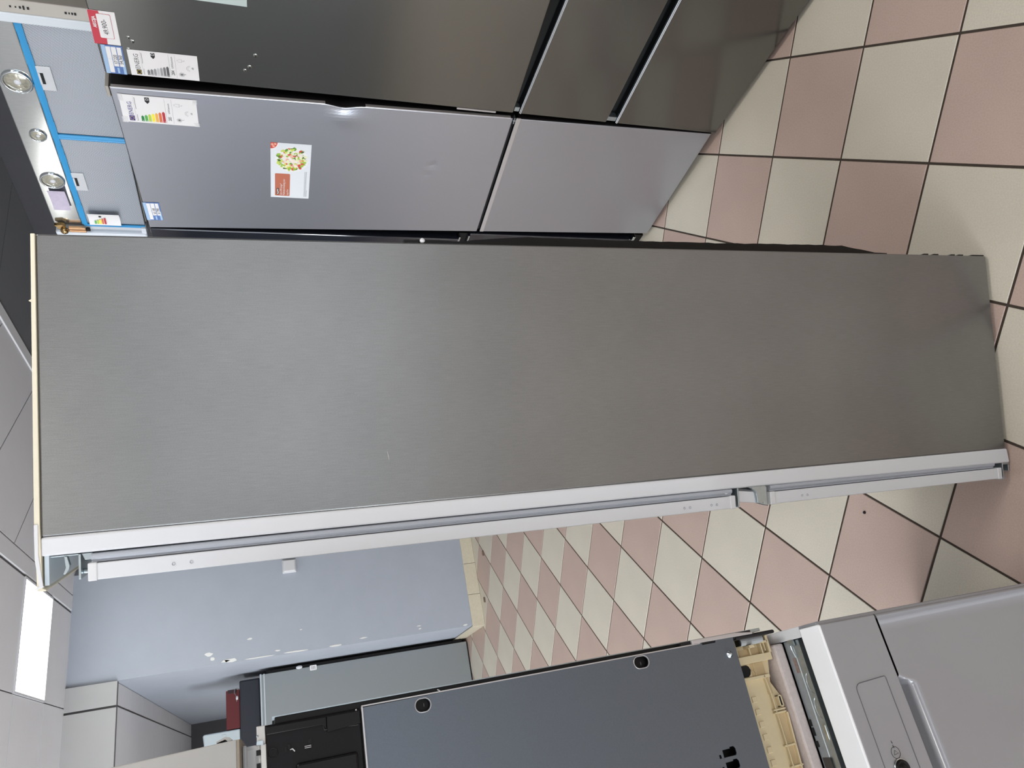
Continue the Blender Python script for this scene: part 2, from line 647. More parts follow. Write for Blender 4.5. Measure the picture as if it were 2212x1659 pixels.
# lower ceiling of the corridor behind the fascia
lowc = structure(MB().box(-4.4, PX, PY, 11.0, 2.566, 2.66).build('ceiling_corridor', CEILJ))
for k in range(9):
    y0 = PY + 0.02 + k * 0.6
    for i in range(-7, 1):
        x1 = 0.56 + i * 0.6
        MB().prism(shrink([(x1 - 0.6, y0), (x1, y0), (x1, y0 + 0.6), (x1 - 0.6, y0 + 0.6)], 0.002), 'z', 2.555, 2.567).build('ceiling_panel', CEILW, lowc)
    MB().prism(shrink([(0.572, y0), (PX - 0.002, y0), (PX - 0.002, y0 + 0.6), (0.572, y0 + 0.6)], 0.002), 'z', 2.557, 2.567).build('ceiling_panel', CEILW, lowc)
fas = structure(MB().box(-4.4, PX, PY - 0.005, PY + 0.06, 2.55, H).build('trim_3', CEILJ))
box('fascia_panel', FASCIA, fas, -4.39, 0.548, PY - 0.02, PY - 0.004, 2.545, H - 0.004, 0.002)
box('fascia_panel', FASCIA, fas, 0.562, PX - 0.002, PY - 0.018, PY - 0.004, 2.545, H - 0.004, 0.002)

# the one ceiling lamp in the picture
lamp = thing('ceiling_light', 'square white lit ceiling panel lamp above the tall silver fridge', 'lamp', loc=(0.89, 4.83, H))
fr = MB()
for a in ((-.3, .3, -.295, -.283), (-.3, .3, .283, .295), (-.3, -.288, -.283, .283), (.288, .3, -.283, .283)):
    fr.box(a[0], a[1], a[2], a[3], -0.012, 0.0)
fr.build('frame', WHITEP, lamp)
MB().box(-.288, .288, -.283, .283, -0.009, -0.003).build('diffuser', LAMPM, lamp)

# socket cover on the pillar
sw = thing('wall_box', 'small white square junction box on the grey pillar wall', 'wall box', loc=(1.335, PY, 1.43))
box('backplate', WHITEP, sw, -.05, .05, -.012, 0.0, -.05, .05, 0.004)
box('cover', WHITEP2, sw, -.043, .043, -.032, -.012, -.043, .043, 0.006)

# ------------------------------------------------------------------ the tall silver fridge in the middle
A0 = math.atan2(0.3844, -0.9232)
main = thing('refrigerator', 'tall fridge freezer with a wide brushed silver side, white doors seen edge-on', 'fridge',
             matrix=Matrix.Translation((0.7584, 0.9473, 0)) @ Matrix.Rotation(A0, 4, 'Z'))
# local: x = towards its front, y = towards the camera (side wall at y=0), z up
W_ = 0.60
box('cabinet', SILVER, main, 0.0, 0.4470, -W_, 0.0, 0.012, 1.908, 0.0025, label='brushed silver side of the cabinet')
ff = MB()
ff.prism([(0.4472, 0.008), (0.4795, 0.003), (0.4755, 0.86), (0.4738, 1.9085), (0.4472, 1.9085)], 'y', -W_ + 0.001, 0.0012)
ff.build('front_frame', WHITEP, main, 0.0035, 3, label='white band along the front edge of the side')
# gaskets
for z0, z1 in ((0.05, 0.672), (0.762, 1.848)):
    g = MB()
    pr = [(0.4762, -0.004), (0.4772, -0.0015), (0.4795, -0.0004), (0.4825, -0.0006), (0.4852, -0.0026), (0.4866, -0.0052), (0.4878, -0.0052), (0.4890, -0.0040), (0.4890, -0.030), (0.4762, -0.030)]
    g.prism(pr, 'z', z0, z1)
    g.build('door_gasket', GASKET, main, 0.0005)


def door(z0, z1, holes):
    d = MB()
    d.box(0.4902, 0.5136, -W_, 0.0, z0 + 0.011, z1 - 0.011)
    o = d.build('door', WHITEP, main, 0.0012)
    for a, b in ((z0, z0 + 0.012), (z1 - 0.012, z1)):
        box('end_cap', WHITEP2, o, 0.4892, 0.5146, -W_ - 0.001, 0.0012, a, b, 0.0015)
    for hx, hz in holes:
        m = MB()
        m.lathe([(0.0024, 0.0006), (0.0014, 0.0003), (0.0012, -0.001), (0, -0.001)], (hx, 0.0002, hz), (0, 1, 0), 10)
        m.build('screw_hole', GASKET, o, smooth=True)
    return o


door(0.757, 1.852, [(0.5030, 1.742), (0.5030, 1.718), (0.5030, 0.872), (0.5030, 0.860), (0.5030, 0.812), (0.5030, 0.800)])
door(0.032, 0.675, [(0.5030, 0.597), (0.5030, 0.584)])
# top cover with its yellowed edge, seen from below
tc_ = MB()
tc_.prism([(0.0, 1.9085), (0.43, 1.9085), (0.5165, 1.9065), (0.519, 1.902), (0.521, 1.902), (0.5205, 1.913), (0.43, 1.9155), (0.0, 1.914)], 'y', -W_ - 0.002, 0.0022)
tc_.build('top_cover', YELLOWED, main, 0.0008, label='yellowed white top cover')
tb = MB()
tb.prism([(0.428, 1.9105), (0.470, 1.9105), (0.5135, 1.9055), (0.5150, 1.9040), (0.5190, 1.9180), (0.5130, 1.9105), (0.476, 1.9152), (0.428, 1.9155)], 'y', 0.0, 0.0034)
tb.build('cover_edge', WHITEP2, main, 0.0006)
MB().prism([(0.098, 1.913), (0.104, 1.913), (0.101, 1.9175)], 'y', 0.0, 0.0022).build('cover_chip', YELLOWED, main)
box('cover_underside', mat('pale_blue_grey_plastic', (190, 202, 210), 0.45), main, 0.4700, 0.5140, -W_ + 0.004, -0.001, 1.899, 1.9045)
# top hinge
th_ = MB()
th_.box(0.4755, 0.5105, -0.075, -0.002, 1.8605, 1.8636)
th_.box(0.4750, 0.4768, -0.085, -0.004, 1.8636, 1.8985)
th_.prism([(0.4766, 1.8814), (0.4930, 1.8795), (0.5014, 1.8829), (0.5016, 1.8800), (0.4955, 1.8755), (0.4900, 1.8745), (0.4775, 1.8775)], 'y', -0.012, -0.003)
th_.prism([(0.4755, 1.8600), (0.4845, 1.8560), (0.4845, 1.8430), (0.4752, 1.8465)], 'y', -0.020, -0.0045)
th_.lathe([(0.004, 0), (0.004, 0.010), (0, 0.010)], (0.502, -0.02, 1.8505), (0, 0, 1), 12)
th_.build('top_hinge', GALV, main, 0.0005)
# middle hinge: plate, block and bent bracket
mh = MB()
mh.box(0.4757, 0.5132, -0.075, -0.0003, 0.7475, 0.7508)
mh.box(0.4752, 0.4768, -0.09, -0.0015, 0.683, 0.7495)
mh.build('middle_hinge', GALV, main, 0.0005)
mb_ = MB()
mb_.prism([(0.4757, 0.7275), (0.4798, 0.7180), (0.4845, 0.7125), (0.4894, 0.7097), (0.4999, 0.7083), (0.5091, 0.7077), (0.5127, 0.6961), (0.5165, 0.6820), (0.5120, 0.6828), (0.5047, 0.6841), (0.4786, 0.6831), (0.4757, 0.6861)], 'y', -0.006, 0.0022)
mb_.lathe([(0.0016, 0.0006), (0.001, 0.0004), (0, 0.0004)], (0.5085, 0.0022, 0.694), (0, 1, 0), 10)
mb_.build('hinge_bracket', GALV, main, 0.0015, label='shiny bent steel hinge bracket')
hb = MB()
hb.prism([(0.4815, 0.7462), (0.5036, 0.7450), (0.5085, 0.705), (0.4870, 0.705)], 'y', -0.05, -0.004)
hb.build('hinge_block', WHITEP, main, 0.001)
MB().box(0.4835, 0.4855, -0.008, 0.0, 0.7735, 0.7790).build('gasket_tip', WHITEP, main, 0.0008)
# bottom hinge and foot
bh = MB()
bh.box(0.4765, 0.517, -0.06, -0.001, 0.0235, 0.0262)
bh.box(0.477, 0.4835, -0.06, -0.001, 0.004, 0.0245)
bh.box(0.484, 0.4985, -0.05, -0.002, 0.0035, 0.0062)
bh.build('bottom_hinge', GALV, main, 0.0006)
for fx, fy in ((0.06, -0.06), (0.06, -W_ + 0.06), (0.44, -0.06), (0.44, -W_ + 0.06)):
    MB().lathe([(0.0, 0.0), (0.018, 0.0), (0.018, 0.006), (0.008, 0.007), (0.008, 0.014), (0, 0.014)], (fx, fy, 0.0), (0, 0, 1), 14).build('foot', RUBBER, main)
# ragged black cover on the back
rng = random.Random(3)
bk = MB()
zs = [0.300 + 1.075 * k / 60 for k in range(61)]
prof = []
for k, z in enumerate(zs):
    t = k / 60
    if t < 0.03:
        d = 0.004
    elif t < 0.11:
        d = 0.004 + 0.013 * (t - 0.03) / 0.08
    elif t < 0.80:
        d = 0.0165 + 0.001 * math.sin(9 * t)
    elif t < 0.90:
        d = 0.0165 - 0.009 * (t - 0.80) / 0.10
    else:
        d = 0.0068
    prof.append((-d - rng.uniform(0, 0.0016), z))
bk.prism([(0.0005, zs[0])] + prof + [(0.0005, zs[-1])], 'y', -W_ + 0.03, -0.012)
bk.build('back_cover', BLACKF, main, label='ragged black plastic cover on the back')
bt = MB()
for a, b in ((0.012, 0.050), (0.078, 0.092), (0.104, 0.116), (0.155, 0.170), (0.186, 0.200), (1.372, 1.376)):
    MB().box(-0.0032, 0.0, -0.12, -0.004, a, b).build('back_clip', BLACKP, main, 0.0008)
MB().lathe([(0, 0), (0.004, 0), (0.0045, 0.004), (0.003, 0.006), (0, 0.006)], (-0.005, -0.008, 1.345), (0, 1, 0), 10).build('white_plug', WHITEP, main, smooth=True)

MB().tube([(0.3571, 0.0002, 1.4225), (0.364, 0.0002, 1.4215), (0.3723, 0.0002, 1.4200)], [0.0002, 0.0006, 0.0002], 6).build('scratch', PAPERC, main)
# the back edge leans forward a little towards the top
for o in main.children_recursive:
    if o.type == 'MESH':
        for v in o.data.vertices:
            v.co.x += 0.0094 * v.co.z * max(0.0, min(1.0, 1 - v.co.x / 0.447))

# ------------------------------------------------------------------ row of fridges along the right wall
FXR = 1.755


def front_grid(y0, y1, z0, z1, ny, nz, off, depth=0.055, zl=None, x0=0.0):
    """door slab facing -X as a grid; off(y,z) -> (dx, dy). zl: function (y, which) for slanted edges"""
    b = MB()
    for k in range(nz + 1):
        for i in range(ny + 1):
            y = y0 + (y1 - y0) * i / ny
            a = z0 if zl is None else zl(y, 0)
            c = z1 if zl is None else zl(y, 1)
            z = a + (c - a) * k / nz
            dx, dy = off(y, z)
            b.v.append((x0 + dx, y + dy, z))
    n = ny + 1
    for k in range(nz):
        for i in range(ny):
            b.f.append((k * n + i, k * n + i + 1, (k + 1) * n + i + 1, (k + 1) * n + i))
            b.m.append(0)
    # sides and back
    loop = [i for i in range(n)] + [k * n + ny for k in range(1, nz + 1)] + [nz * n + i for i in range(ny - 1, -1, -1)] + [k * n for k in range(nz - 1, 0, -1)]
    base = len(b.v)
    for q in loop:
        x, y, z = b.v[q]
        b.v.append((x0 + depth, y, z))
    L = len(loop)
    for q in range(L):
        b.f.append((loop[q], loop[(q + 1) % L], base + (q + 1) % L, base + q))
        b.m.append(1)
    b.f.append(tuple(base + q for q in range(L)))
    b.m.append(1)
    return b


def bumpf(spots_):
    def f(y, z):
        dx = dy = 0
        for (cy, cz, ry, rz, hx, hy) in spots_:
            g = math.exp(-((y - cy) / ry) ** 2 - ((z - cz) / rz) ** 2)
            dx += hx * g
            dy += hy * g
        return dx, dy
    return f


# --- dark multi-door fridge
dark = thing('refrigerator', 'glossy dark grey fridge with two bottom drawers and dark handle recesses', 'fridge', loc=(FXR, 1.2, 0))
yl, yr = 0.352, -0.40          # left edge (away), right edge, local y
box('cabinet', FRIDGESIDE, dark, 0.062, 0.68, yr + 0.004, yl - 0.004, 0.035, 1.955, 0.003)


def zl_up(y, w_):
    return (0.8016 + (0.357 - y) * 0.030) if w_ == 0 else (1.9725 + (0.357 - y) * 0.030)


d1 = front_grid(yr, yl, 0.8, 1.97, 6, 10, lambda y, z: (0, 0), zl=zl_up)
d1.build('upper_door', [DARKSTEEL, FRIDGESIDE], dark, 0.003, 2, smooth=False)
# small press marks on the upper door
for cy, cz, r_ in ((0.268, 1.905, 0.005), (0.243, 1.892, 0.006), (0.232, 1.9, 0.005), (0.296, 1.617, 0.005), (0.283, 1.605, 0.006), (0.243, 1.589, 0.006)):
    MB().lathe([(r_, 0), (r_ * 0.75, 0.0004), (r_ * 0.4, 0.0007), (0, 0.0008)], (0.0, cy, cz), (-1, 0, 0), 12).build('dent', DARKSTEEL, dark, smooth=True)


def drawer(zb0, zb1, zt0, zt1, name):
    """front from bottom (zb at left, right) to top (zt at left, right)"""
    k = 0.40

    def zz(y, w_):
        s = (0.357 - y) / k
        return (zb0 + (zb1 - zb0) * s) if w_ == 0 else (zt0 + (zt1 - zt0) * s)
    o = front_grid(yr, yl, 0, 1, 6, 4, lambda y, z: (0, 0), zl=zz).build(name, [DARKSTEEL, FRIDGESIDE], dark, 0.0025)
    # chrome lip along the top edge, dark recess above it
    lip = MB()
    n = 12
    for q in range(n):
        ya, yb = yr + (yl - yr) * q / n, yr + (yl - yr) * (q + 1) / n
        lip.poly([(-0.0012, ya, zz(ya, 1) - 0.0035), (-0.0012, yb, zz(yb, 1) - 0.0035), (0.003, yb, zz(yb, 1) + 0.0016), (0.003, ya, zz(ya, 1) + 0.0016)])
        lip.poly([(0.003, ya, zz(ya, 1) + 0.0016), (0.003, yb, zz(yb, 1) + 0.0016), (0.012, yb, zz(yb, 1) + 0.0016), (0.012, ya, zz(ya, 1) + 0.0016)])
    lip.build('handle_lip', CHROME, o)
    return o


drawer(0.4270, 0.4300, 0.7790, 0.7680, 'drawer')      # recess above: .779-.802
drawer(0.0230, 0.0180, 0.4250 - 0.0, 0.4300, 'drawer') if False else None
drawer(0.0225, 0.0200, 0.4262, 0.4310, 'drawer')
# redo the middle drawer bottom so the second recess shows
for o in list(dark.children):
    if o.name.startswith('drawer') and abs(min(v.co.z for v in o.data.vertices) - 0.427) < 0.01:
        for v in o.data.vertices:
            if v.co.z < 0.44:
                v.co.z += 0.0375
for (a, b, c, d_) in ((0.779, 0.768, 0.8016, 0.8136), (0.426, 0.431, 0.4645, 0.4675)):
    m = MB()
    ys = (yl - 0.002, yl - 0.40, yr + 0.002)
    zlo = [a, b, b + (b - a) * 0.9]
    zhi = [c, d_, d_ + (d_ - c) * 0.9]
    for q in range(2):
        m.poly([(0.028, ys[q], zlo[q] - 0.01), (0.028, ys[q + 1], zlo[q + 1] - 0.01), (0.028, ys[q + 1], zhi[q + 1] + 0.01), (0.028, ys[q], zhi[q] + 0.01)])
        m.poly([(0.003, ys[q], zlo[q]), (0.003, ys[q + 1], zlo[q + 1]), (0.028, ys[q + 1], zlo[q + 1] + 0.006), (0.028, ys[q], zlo[q] + 0.006)])
    m.build('handle_recess', RECESS, dark)
    box('recess_end', GALV, dark, 0.006, 0.03, yl - 0.020, yl - 0.003, a + 0.003, c - 0.003, 0.001)
box('plinth', BLACKP, dark, 0.045, 0.6, yr + 0.02, yl - 0.02, 0.012, 0.036)
for fx, fy in ((0.07, yl - 0.04), (0.07, yr + 0.04), (0.6, yl - 0.04), (0.6, yr + 0.04)):
    MB().lathe([(0, 0), (0.02, 0), (0.02, 0.008), (0.01, 0.009), (0.01, 0.036), (0, 0.036)], (fx, fy, 0), (0, 0, 1), 12).build('foot', RUBBER, dark)
box('long_edge_cap', INOXEDGE, dark, -0.001, 0.004, 0.352, 0.3585, 0.86, 0.99, 0.001)

# --- silver fridge, leaning a little
lean = R(2.3)
MS = Matrix.Translation((FXR, 2.125, 0.0)) @ Matrix.Rotation(-lean, 4, 'X')
silv = thing('refrigerator', 'satin silver two door fridge freezer with a salad sticker', 'fridge', matrix=MS)
SW = 0.570
box('cabinet', FRIDGESIDE, silv, 0.064, 0.66, -SW + 0.004, -0.004, 0.03, 1.946, 0.003)
dent = bumpf([(-SW, 1.315, 0.028, 0.036, 0.0030, 0.012), (-SW + 0.050, 1.30, 0.03, 0.05, -0.0012, 0),
              (-0.345, 1.005, 0.014, 0.014, 0.0012, 0), (-0.30, 1.02, 0.012, 0.012, 0.0008, 0)])
front_grid(-SW, 0.0, 0.771, 1.9495, 48, 90, dent, depth=0.06).build('upper_door', [INOX2, FRIDGESIDE], silv, 0.004, 3)
front_grid(-SW, 0.0, 0.012, 0.7505, 4, 6, lambda y, z: (0, 0), depth=0.06).build('lower_door', [INOX2, FRIDGESIDE], silv, 0.004, 3)
box('door_edge_strip', INOXEDGE, silv, -0.0012, 0.004, -SW, -0.001, 0.7440, 0.7600, 0.002)
box('door_gap', DARKHOLE, silv, 0.012, 0.06, -SW + 0.004, -0.004, 0.7602, 0.7705)
gh = MB()
gh.box(0.004, 0.02, -SW + 0.003, -SW + 0.028, 0.7615, 0.7655)
gh.box(0.002, 0.014, -SW + 0.010, -SW + 0.016, 0.760, 0.769)
gh.build('middle_hinge', GALV, silv, 0.001)
for a, b in ((0.78, 1.25), (1.37, 1.945)):
    box('door_side', INOXEDGE, silv, 0.0, 0.010, -SW - 0.0006, -SW + 0.002, a, b)
hc = MB()
hc.prism([(0.001, 1.950), (0.001, 1.9595), (0.08, 1.962), (0.08, 1.950)], 'y', -SW + 0.001, -SW + 0.035)
hc.build('hinge_cover', BEIGEGREY, silv, 0.002)
box('plinth', BLACKP, silv, 0.02, 0.6, -SW + 0.02, -0.02, 0.004, 0.03)

# its cabinet flares a little towards the top
for o in silv.children_recursive:
    if o.type == 'MESH':
        for v in o.data.vertices:
            v.co.y += 0.018 * v.co.z * (v.co.y / SW)

# --- black glass fridge behind the tall silver one
navy = thing('refrigerator', 'black glass fridge squeezed between the satin silver fridge and the tall one', 'fridge', loc=(FXR, 2.232, 0))
NW = 0.60
box('cabinet', FRIDGESIDE, navy, 0.062, 0.66, 0.004, NW - 0.004, 0.035, 1.935, 0.003)
box('upper_door', NAVY, navy, 0.0, 0.06, -0.022, NW, 0.833, 1.947, 0.003)
box('lower_door', NAVY, navy, 0.0, 0.06, -0.06, NW, 0.068, 0.793, 0.003)
box('handle_recess', BLACKP, navy, 0.016, 0.06, -0.045, NW - 0.004, 0.793, 0.833)
box('handle_lip', CHROME, navy, -0.001, 0.012, -0.035, NW, 0.8275, 0.8340, 0.001)
box('handle_lip', CHROME, navy, -0.001, 0.012, -0.045, NW, 0.7915, 0.7975, 0.001)
box('bottom_strip', CHROME, navy, -0.001, 0.03, -0.08, NW, 0.055, 0.067, 0.001)
box('plinth', BLACKP, navy, 0.03, 0.6, -0.06, NW - 0.02, 0.0, 0.054)

# ------------------------------------------------------------------ range hood lying on its back on the fridges
HX = 1.90
hood = thing('range_hood', 'stainless cooker hood on its back over the fridges, underside with blue film', 'cooker hood', loc=(HX, 1.965, 1.985))


def hz(z):
    return z - 1.985


hy0, hy1 = 1.475 - 1.965, 2.436 - 1.965
box('body', BEIGEGREY, hood, 0.03, 0.30, hy0 + 0.01, hy1 - 0.004, hz(1.986), hz(2.285), 0.006)
box('light_panel', HOODSS, hood, 0.004, 0.035, 1.538 - 1.965, 2.384 - 1.965, hz(2.197), hz(2.286), 0.003)
nhat = mat('filter_mesh', (188, 194, 202), 0.35, 0.55)
# perforated filter look: fine slanted holes
nt = nhat.node_tree
bsdf = nt.nodes['Principled BSDF']
tcn = nt.nodes.new('ShaderNodeTexCoord')
mpn = nt.nodes.new('ShaderNodeMapping')
mpn.inputs['Rotation'].default_value = (R(32), 0, 0)
mpn.inputs['Scale'].default_value = (1, 1, 1)
vor = nt.nodes.new('ShaderNodeTexVoronoi')
vor.inputs['Scale'].default_value = 260
vor.inputs['Randomness'].default_value = 0.0
rmp = nt.nodes.new('ShaderNodeMapRange')
rmp.inputs['From Min'].default_value = 0.28
rmp.inputs['From Max'].default_value = 0.40
mxn = nt.nodes.new('ShaderNodeMix')
mxn.data_type = 'RGBA'
mxn.inputs[6].default_value = lin((104, 106, 110))
mxn.inputs[7].default_value = lin((198, 204, 212))
nt.links.new(tcn.outputs['Object'], mpn.inputs[0])
nt.links.new(mpn.outputs[0], vor.inputs['Vector'])
nt.links.new(vor.outputs['Distance'], rmp.inputs[0])
nt.links.new(rmp.outputs[0], mxn.inputs[0])
nt.links.new(mxn.outputs[2], bsdf.inputs['Base Color'])
for ya, yb, la, lb in ((1.546, 1.944, 1.686, 1.772), (1.966, 2.381, 2.118, 2.203)):
    f = box('grease_filter', nhat, hood, 0.008, 0.03, ya - 1.965, yb - 1.965, hz(1.99), hz(2.180), 0.002)
    MB().box(0.004, 0.009, la - 1.965, lb - 1.965, hz(2.142), hz(2.186)).build('filter_latch', LATCHM, f, 0.002)
    ll = MB()
    cy_ = (la + lb) / 2 - 1.965
    ll.box(0.0025, 0.0045, cy_ - 0.020, cy_ + 0.018, hz(2.165), hz(2.173))
    ll.build('latch_slot', RECESS, f)
    ls = MB().box(0.0015, 0.0045, cy_ - 0.020, cy_ + 0.018, hz(2.1725), hz(2.178))
    ls.build('latch_grip', WHITEP, f, 0.001)
# blue protective film strips
fs = (('y', 1.541, 2.384, 2.1785, 2.1965), ('v', 1.9455, 1.9655, 1.99, 2.1785), ('v', 2.384, 2.394, 1.99, 2.19))
for k, y0, y1, z0, z1 in fs:
    b = MB()
    if k == 'y':
        n = 24
        for q in range(n):
            a, c = y0 + (y1 - y0) * q / n - 1.965, y0 + (y1 - y0) * (q + 1) / n - 1.965
            wz = 0.0008 * math.sin(q * 1.7)
            b.poly([(0.0035, a, hz(z0) + wz), (0.0035, c, hz(z0) + wz), (0.0005, c, hz((z0 + z1) / 2)), (0.0005, a, hz((z0 + z1) / 2))])
            b.poly([(0.0005, a, hz((z0 + z1) / 2)), (0.0005, c, hz((z0 + z1) / 2)), (0.0038, c, hz(z1) - wz), (0.0038, a, hz(z1) - wz)])
            b.poly([(0.0035, a, hz(z0) + wz), (0.0035, c, hz(z0) + wz), (0.009, c, hz(z0)), (0.009, a, hz(z0))])
            b.poly([(0.0038, a, hz(z1) - wz), (0.0038, c, hz(z1) - wz), (0.009, c, hz(z1)), (0.009, a, hz(z1))])
    else:
        a, c = y0 - 1.965, y1 - 1.965
        mid = (a + c) / 2
        b.prism([(0.009, a), (0.004, a), (0.0008, a + (c - a) * .3), (0.0025, mid), (0.0008, a + (c - a) * .7), (0.004, c), (0.009, c)], 'z', hz(z0), hz(z1))
    b.build('protective_film', BLUEFILM, hood, label='glossy blue plastic film strip')
LENS = mat('lamp_lens', (176, 172, 156), 0.12, 0.35, 0.6, noise=((120, 120, 120), 0.25, 2))
# lamps
for ly, lz, r_ in ((1.7475, 2.2373, 0.040), (1.9542, 2.2342, 0.024), (2.1585, 2.2404, 0.037)):
    c = (0.004, ly - 1.965, hz(lz))
    rim = MB().lathe([(r_, 0.0), (r_, 0.004), (r_ * 0.93, 0.007), (r_ * 0.84, 0.006), (r_ * 0.80, 0.0012)], c, (-1, 0, 0), 28).build('lamp_rim', CHROME, hood, smooth=True)
    MB().lathe([(r_ * 0.80, 0.0012), (r_ * 0.6, 0.0042), (r_ * 0.3, 0.0064), (0, 0.0070)], c, (-1, 0, 0), 24).build('lamp_lens', LENS, rim, smooth=True)
    MB().lathe([(r_ * 0.24, 0.005), (r_ * 0.22, 0.0080), (r_ * 0.12, 0.0095), (0, 0.0098)], (c[0], c[1] - 0.003, c[2] - 0.002), (-1, 0, 0), 14).build('lamp_bulb', WHITEP, rim, smooth=True)
# white rim and grey control strip at the right end, rim at the left end
box('end_rim', RIMWHITE, hood, -0.010, 0.03, 1.509 - 1.965, 1.539 - 1.965, hz(1.986), hz(2.292), 0.004)
cs = MB()
cs.prism([(-0.008, 1.509 - 1.965), (0.002, 1.476 - 1.965), (0.05, 1.476 - 1.965), (0.05, 1.509 - 1.965)], 'z', hz(1.986), hz(2.292))
cso = cs.build('control_strip', BEIGEGREY, hood, 0.002)
ick = MB()
for zz_, hh, ww in ((2.188, .004, .004), (2.176, .003, .003), (2.166, .0045, .005), (2.158, .004, .010), (2.148, .005, .006), (2.062, .005, .005), (2.054, .003, .004), (2.047, .004, .005), (2.040, .005, .006)):
    yy = 1.493 - 1.965
    ick.box(-0.0052, -0.0030, yy - ww / 2, yy + ww / 2, hz(zz_) - hh / 2, hz(zz_) + hh / 2)
ick.build('control_symbols', INK, cso)['kind'] = 'stuff'
box('end_rim', RIMWHITE, hood, -0.012, 0.03, 2.414 - 1.965, 2.437 - 1.965, hz(1.986), hz(2.288), 0.008)
box('end_channel', LATCHM, hood, 0.006, 0.03, 2.394 - 1.965, 2.414 - 1.965, hz(1.986), hz(2.19), 0.001)
box('corner_piece', RIMWHITE, hood, -0.006, 0.02, 2.386 - 1.965, 2.417 - 1.965, hz(1.987), hz(2.004), 0.002)

# bundle of brass fittings taped to the corner of the hood
br = thing('brass_fitting', 'gold coloured brass knob with two copper bars at the end of the hood', 'fitting', loc=(HX - 0.004, 2.395, 2.23))
MB().lathe([(0, -0.012), (0.007, -0.011), (0.012, -0.006), (0.0135, 0), (0.012, 0.006), (0.007, 0.011), (0, 0.012)], (-0.013, 0.004, 0.024), (-1, 0, 0), 18).build('knob', BRASS, br, smooth=True)
MB().prism([(-0.012, 0.006), (0.0, -0.004), (0.012, 0.004), (0.006, 0.012), (0.014, 0.020), (0.002, 0.022), (-0.008, 0.03), (-0.010, 0.018)], 'x', -0.010, 0.003).build('foil_scrap', BRASS, br).location = (0, -0.012, 0.022)
box('copper_bar', COPPER, br, -0.012, 0.0, -0.010, 0.0, -0.045, 0.010, 0.002)
box('copper_bar', COPPER, br, -0.012, 0.0, 0.004, 0.014, -0.045, 0.010, 0.002)
box('end_stub', BLACKP, br, -0.008, 0.0, -0.005, 0.010, -0.058, -0.045, 0.002)

# ------------------------------------------------------------------ stickers and cards
CREDC = mat('card_red', (196, 56, 72), 0.5)
CBLUE = mat('card_blue', (88, 120, 180), 0.5, noise=((40, 40, 40), 0.18, 2))
CBLUE2 = mat('card_light_blue', (160, 190, 222), 0.5)
EUBLUE = mat('flag_blue', (58, 52, 128), 0.5)
STARY = mat('star_yellow', (240, 210, 60), 0.5)
GRADE = [mat('grade_%d' % k, c, 0.5) for k, c in enumerate(((34, 130, 62), (86, 172, 80), (184, 208, 66), (246, 230, 50), (236, 176, 74), (220, 112, 66), (186, 46, 58)))]
GREYS = [mat('tone_%d' % k, c, 0.5) for k, c in enumerate(((120, 120, 122), (130, 130, 132), (150, 150, 152), (196, 196, 198), (160, 160, 162), (120, 120, 122), (86, 86, 88)))]
SHEETG = mat('pale_green_film', (206, 222, 220), 0.2, 0, 0.5)
PURPLE = mat('pale_purple_paper', (196, 186, 204), 0.7, noise=((60, 60, 60), 0.1, 4))
BROWNC = mat('terracotta_print', (184, 104, 78), 0.5)


def card(name, label, cat, matrix, w_, h_, m=PAPER, thick=0.0006, bend=0.0, group=None):
    """a card in local xy, centre at origin, facing +z"""
    t = thing(name, label, cat, matrix=matrix, group=group)
    b = MB()
    n = 6 if bend else 1
    for k in range(n):
        x0, x1 = -w_ / 2 + w_ * k / n, -w_ / 2 + w_ * (k + 1) / n
        za, zb = bend * (2 * (k / n) - 1) ** 2, bend * (2 * ((k + 1) / n) - 1) ** 2
        b.poly([(x0, -h_ / 2, za), (x1, -h_ / 2, zb), (x1, h_ / 2, zb), (x0, h_ / 2, za)])
        b.poly([(x0, -h_ / 2, za - thick), (x1, -h_ / 2, zb - thick), (x1, h_ / 2, zb - thick), (x0, h_ / 2, za - thick)])
    b.poly([(-w_ / 2, -h_ / 2, bend), (w_ / 2, -h_ / 2, bend), (w_ / 2, -h_ / 2, bend - thick), (-w_ / 2, -h_ / 2, bend - thick)])
    b.poly([(-w_ / 2, h_ / 2, bend), (w_ / 2, h_ / 2, bend), (w_ / 2, h_ / 2, bend - thick), (-w_ / 2, h_ / 2, bend - thick)])
    b.build('paper' if m is PAPER else 'card_sheet', m, t)
    return t


def TR(x, y, z=0.0003):
    return Matrix.Translation((x, y, z))


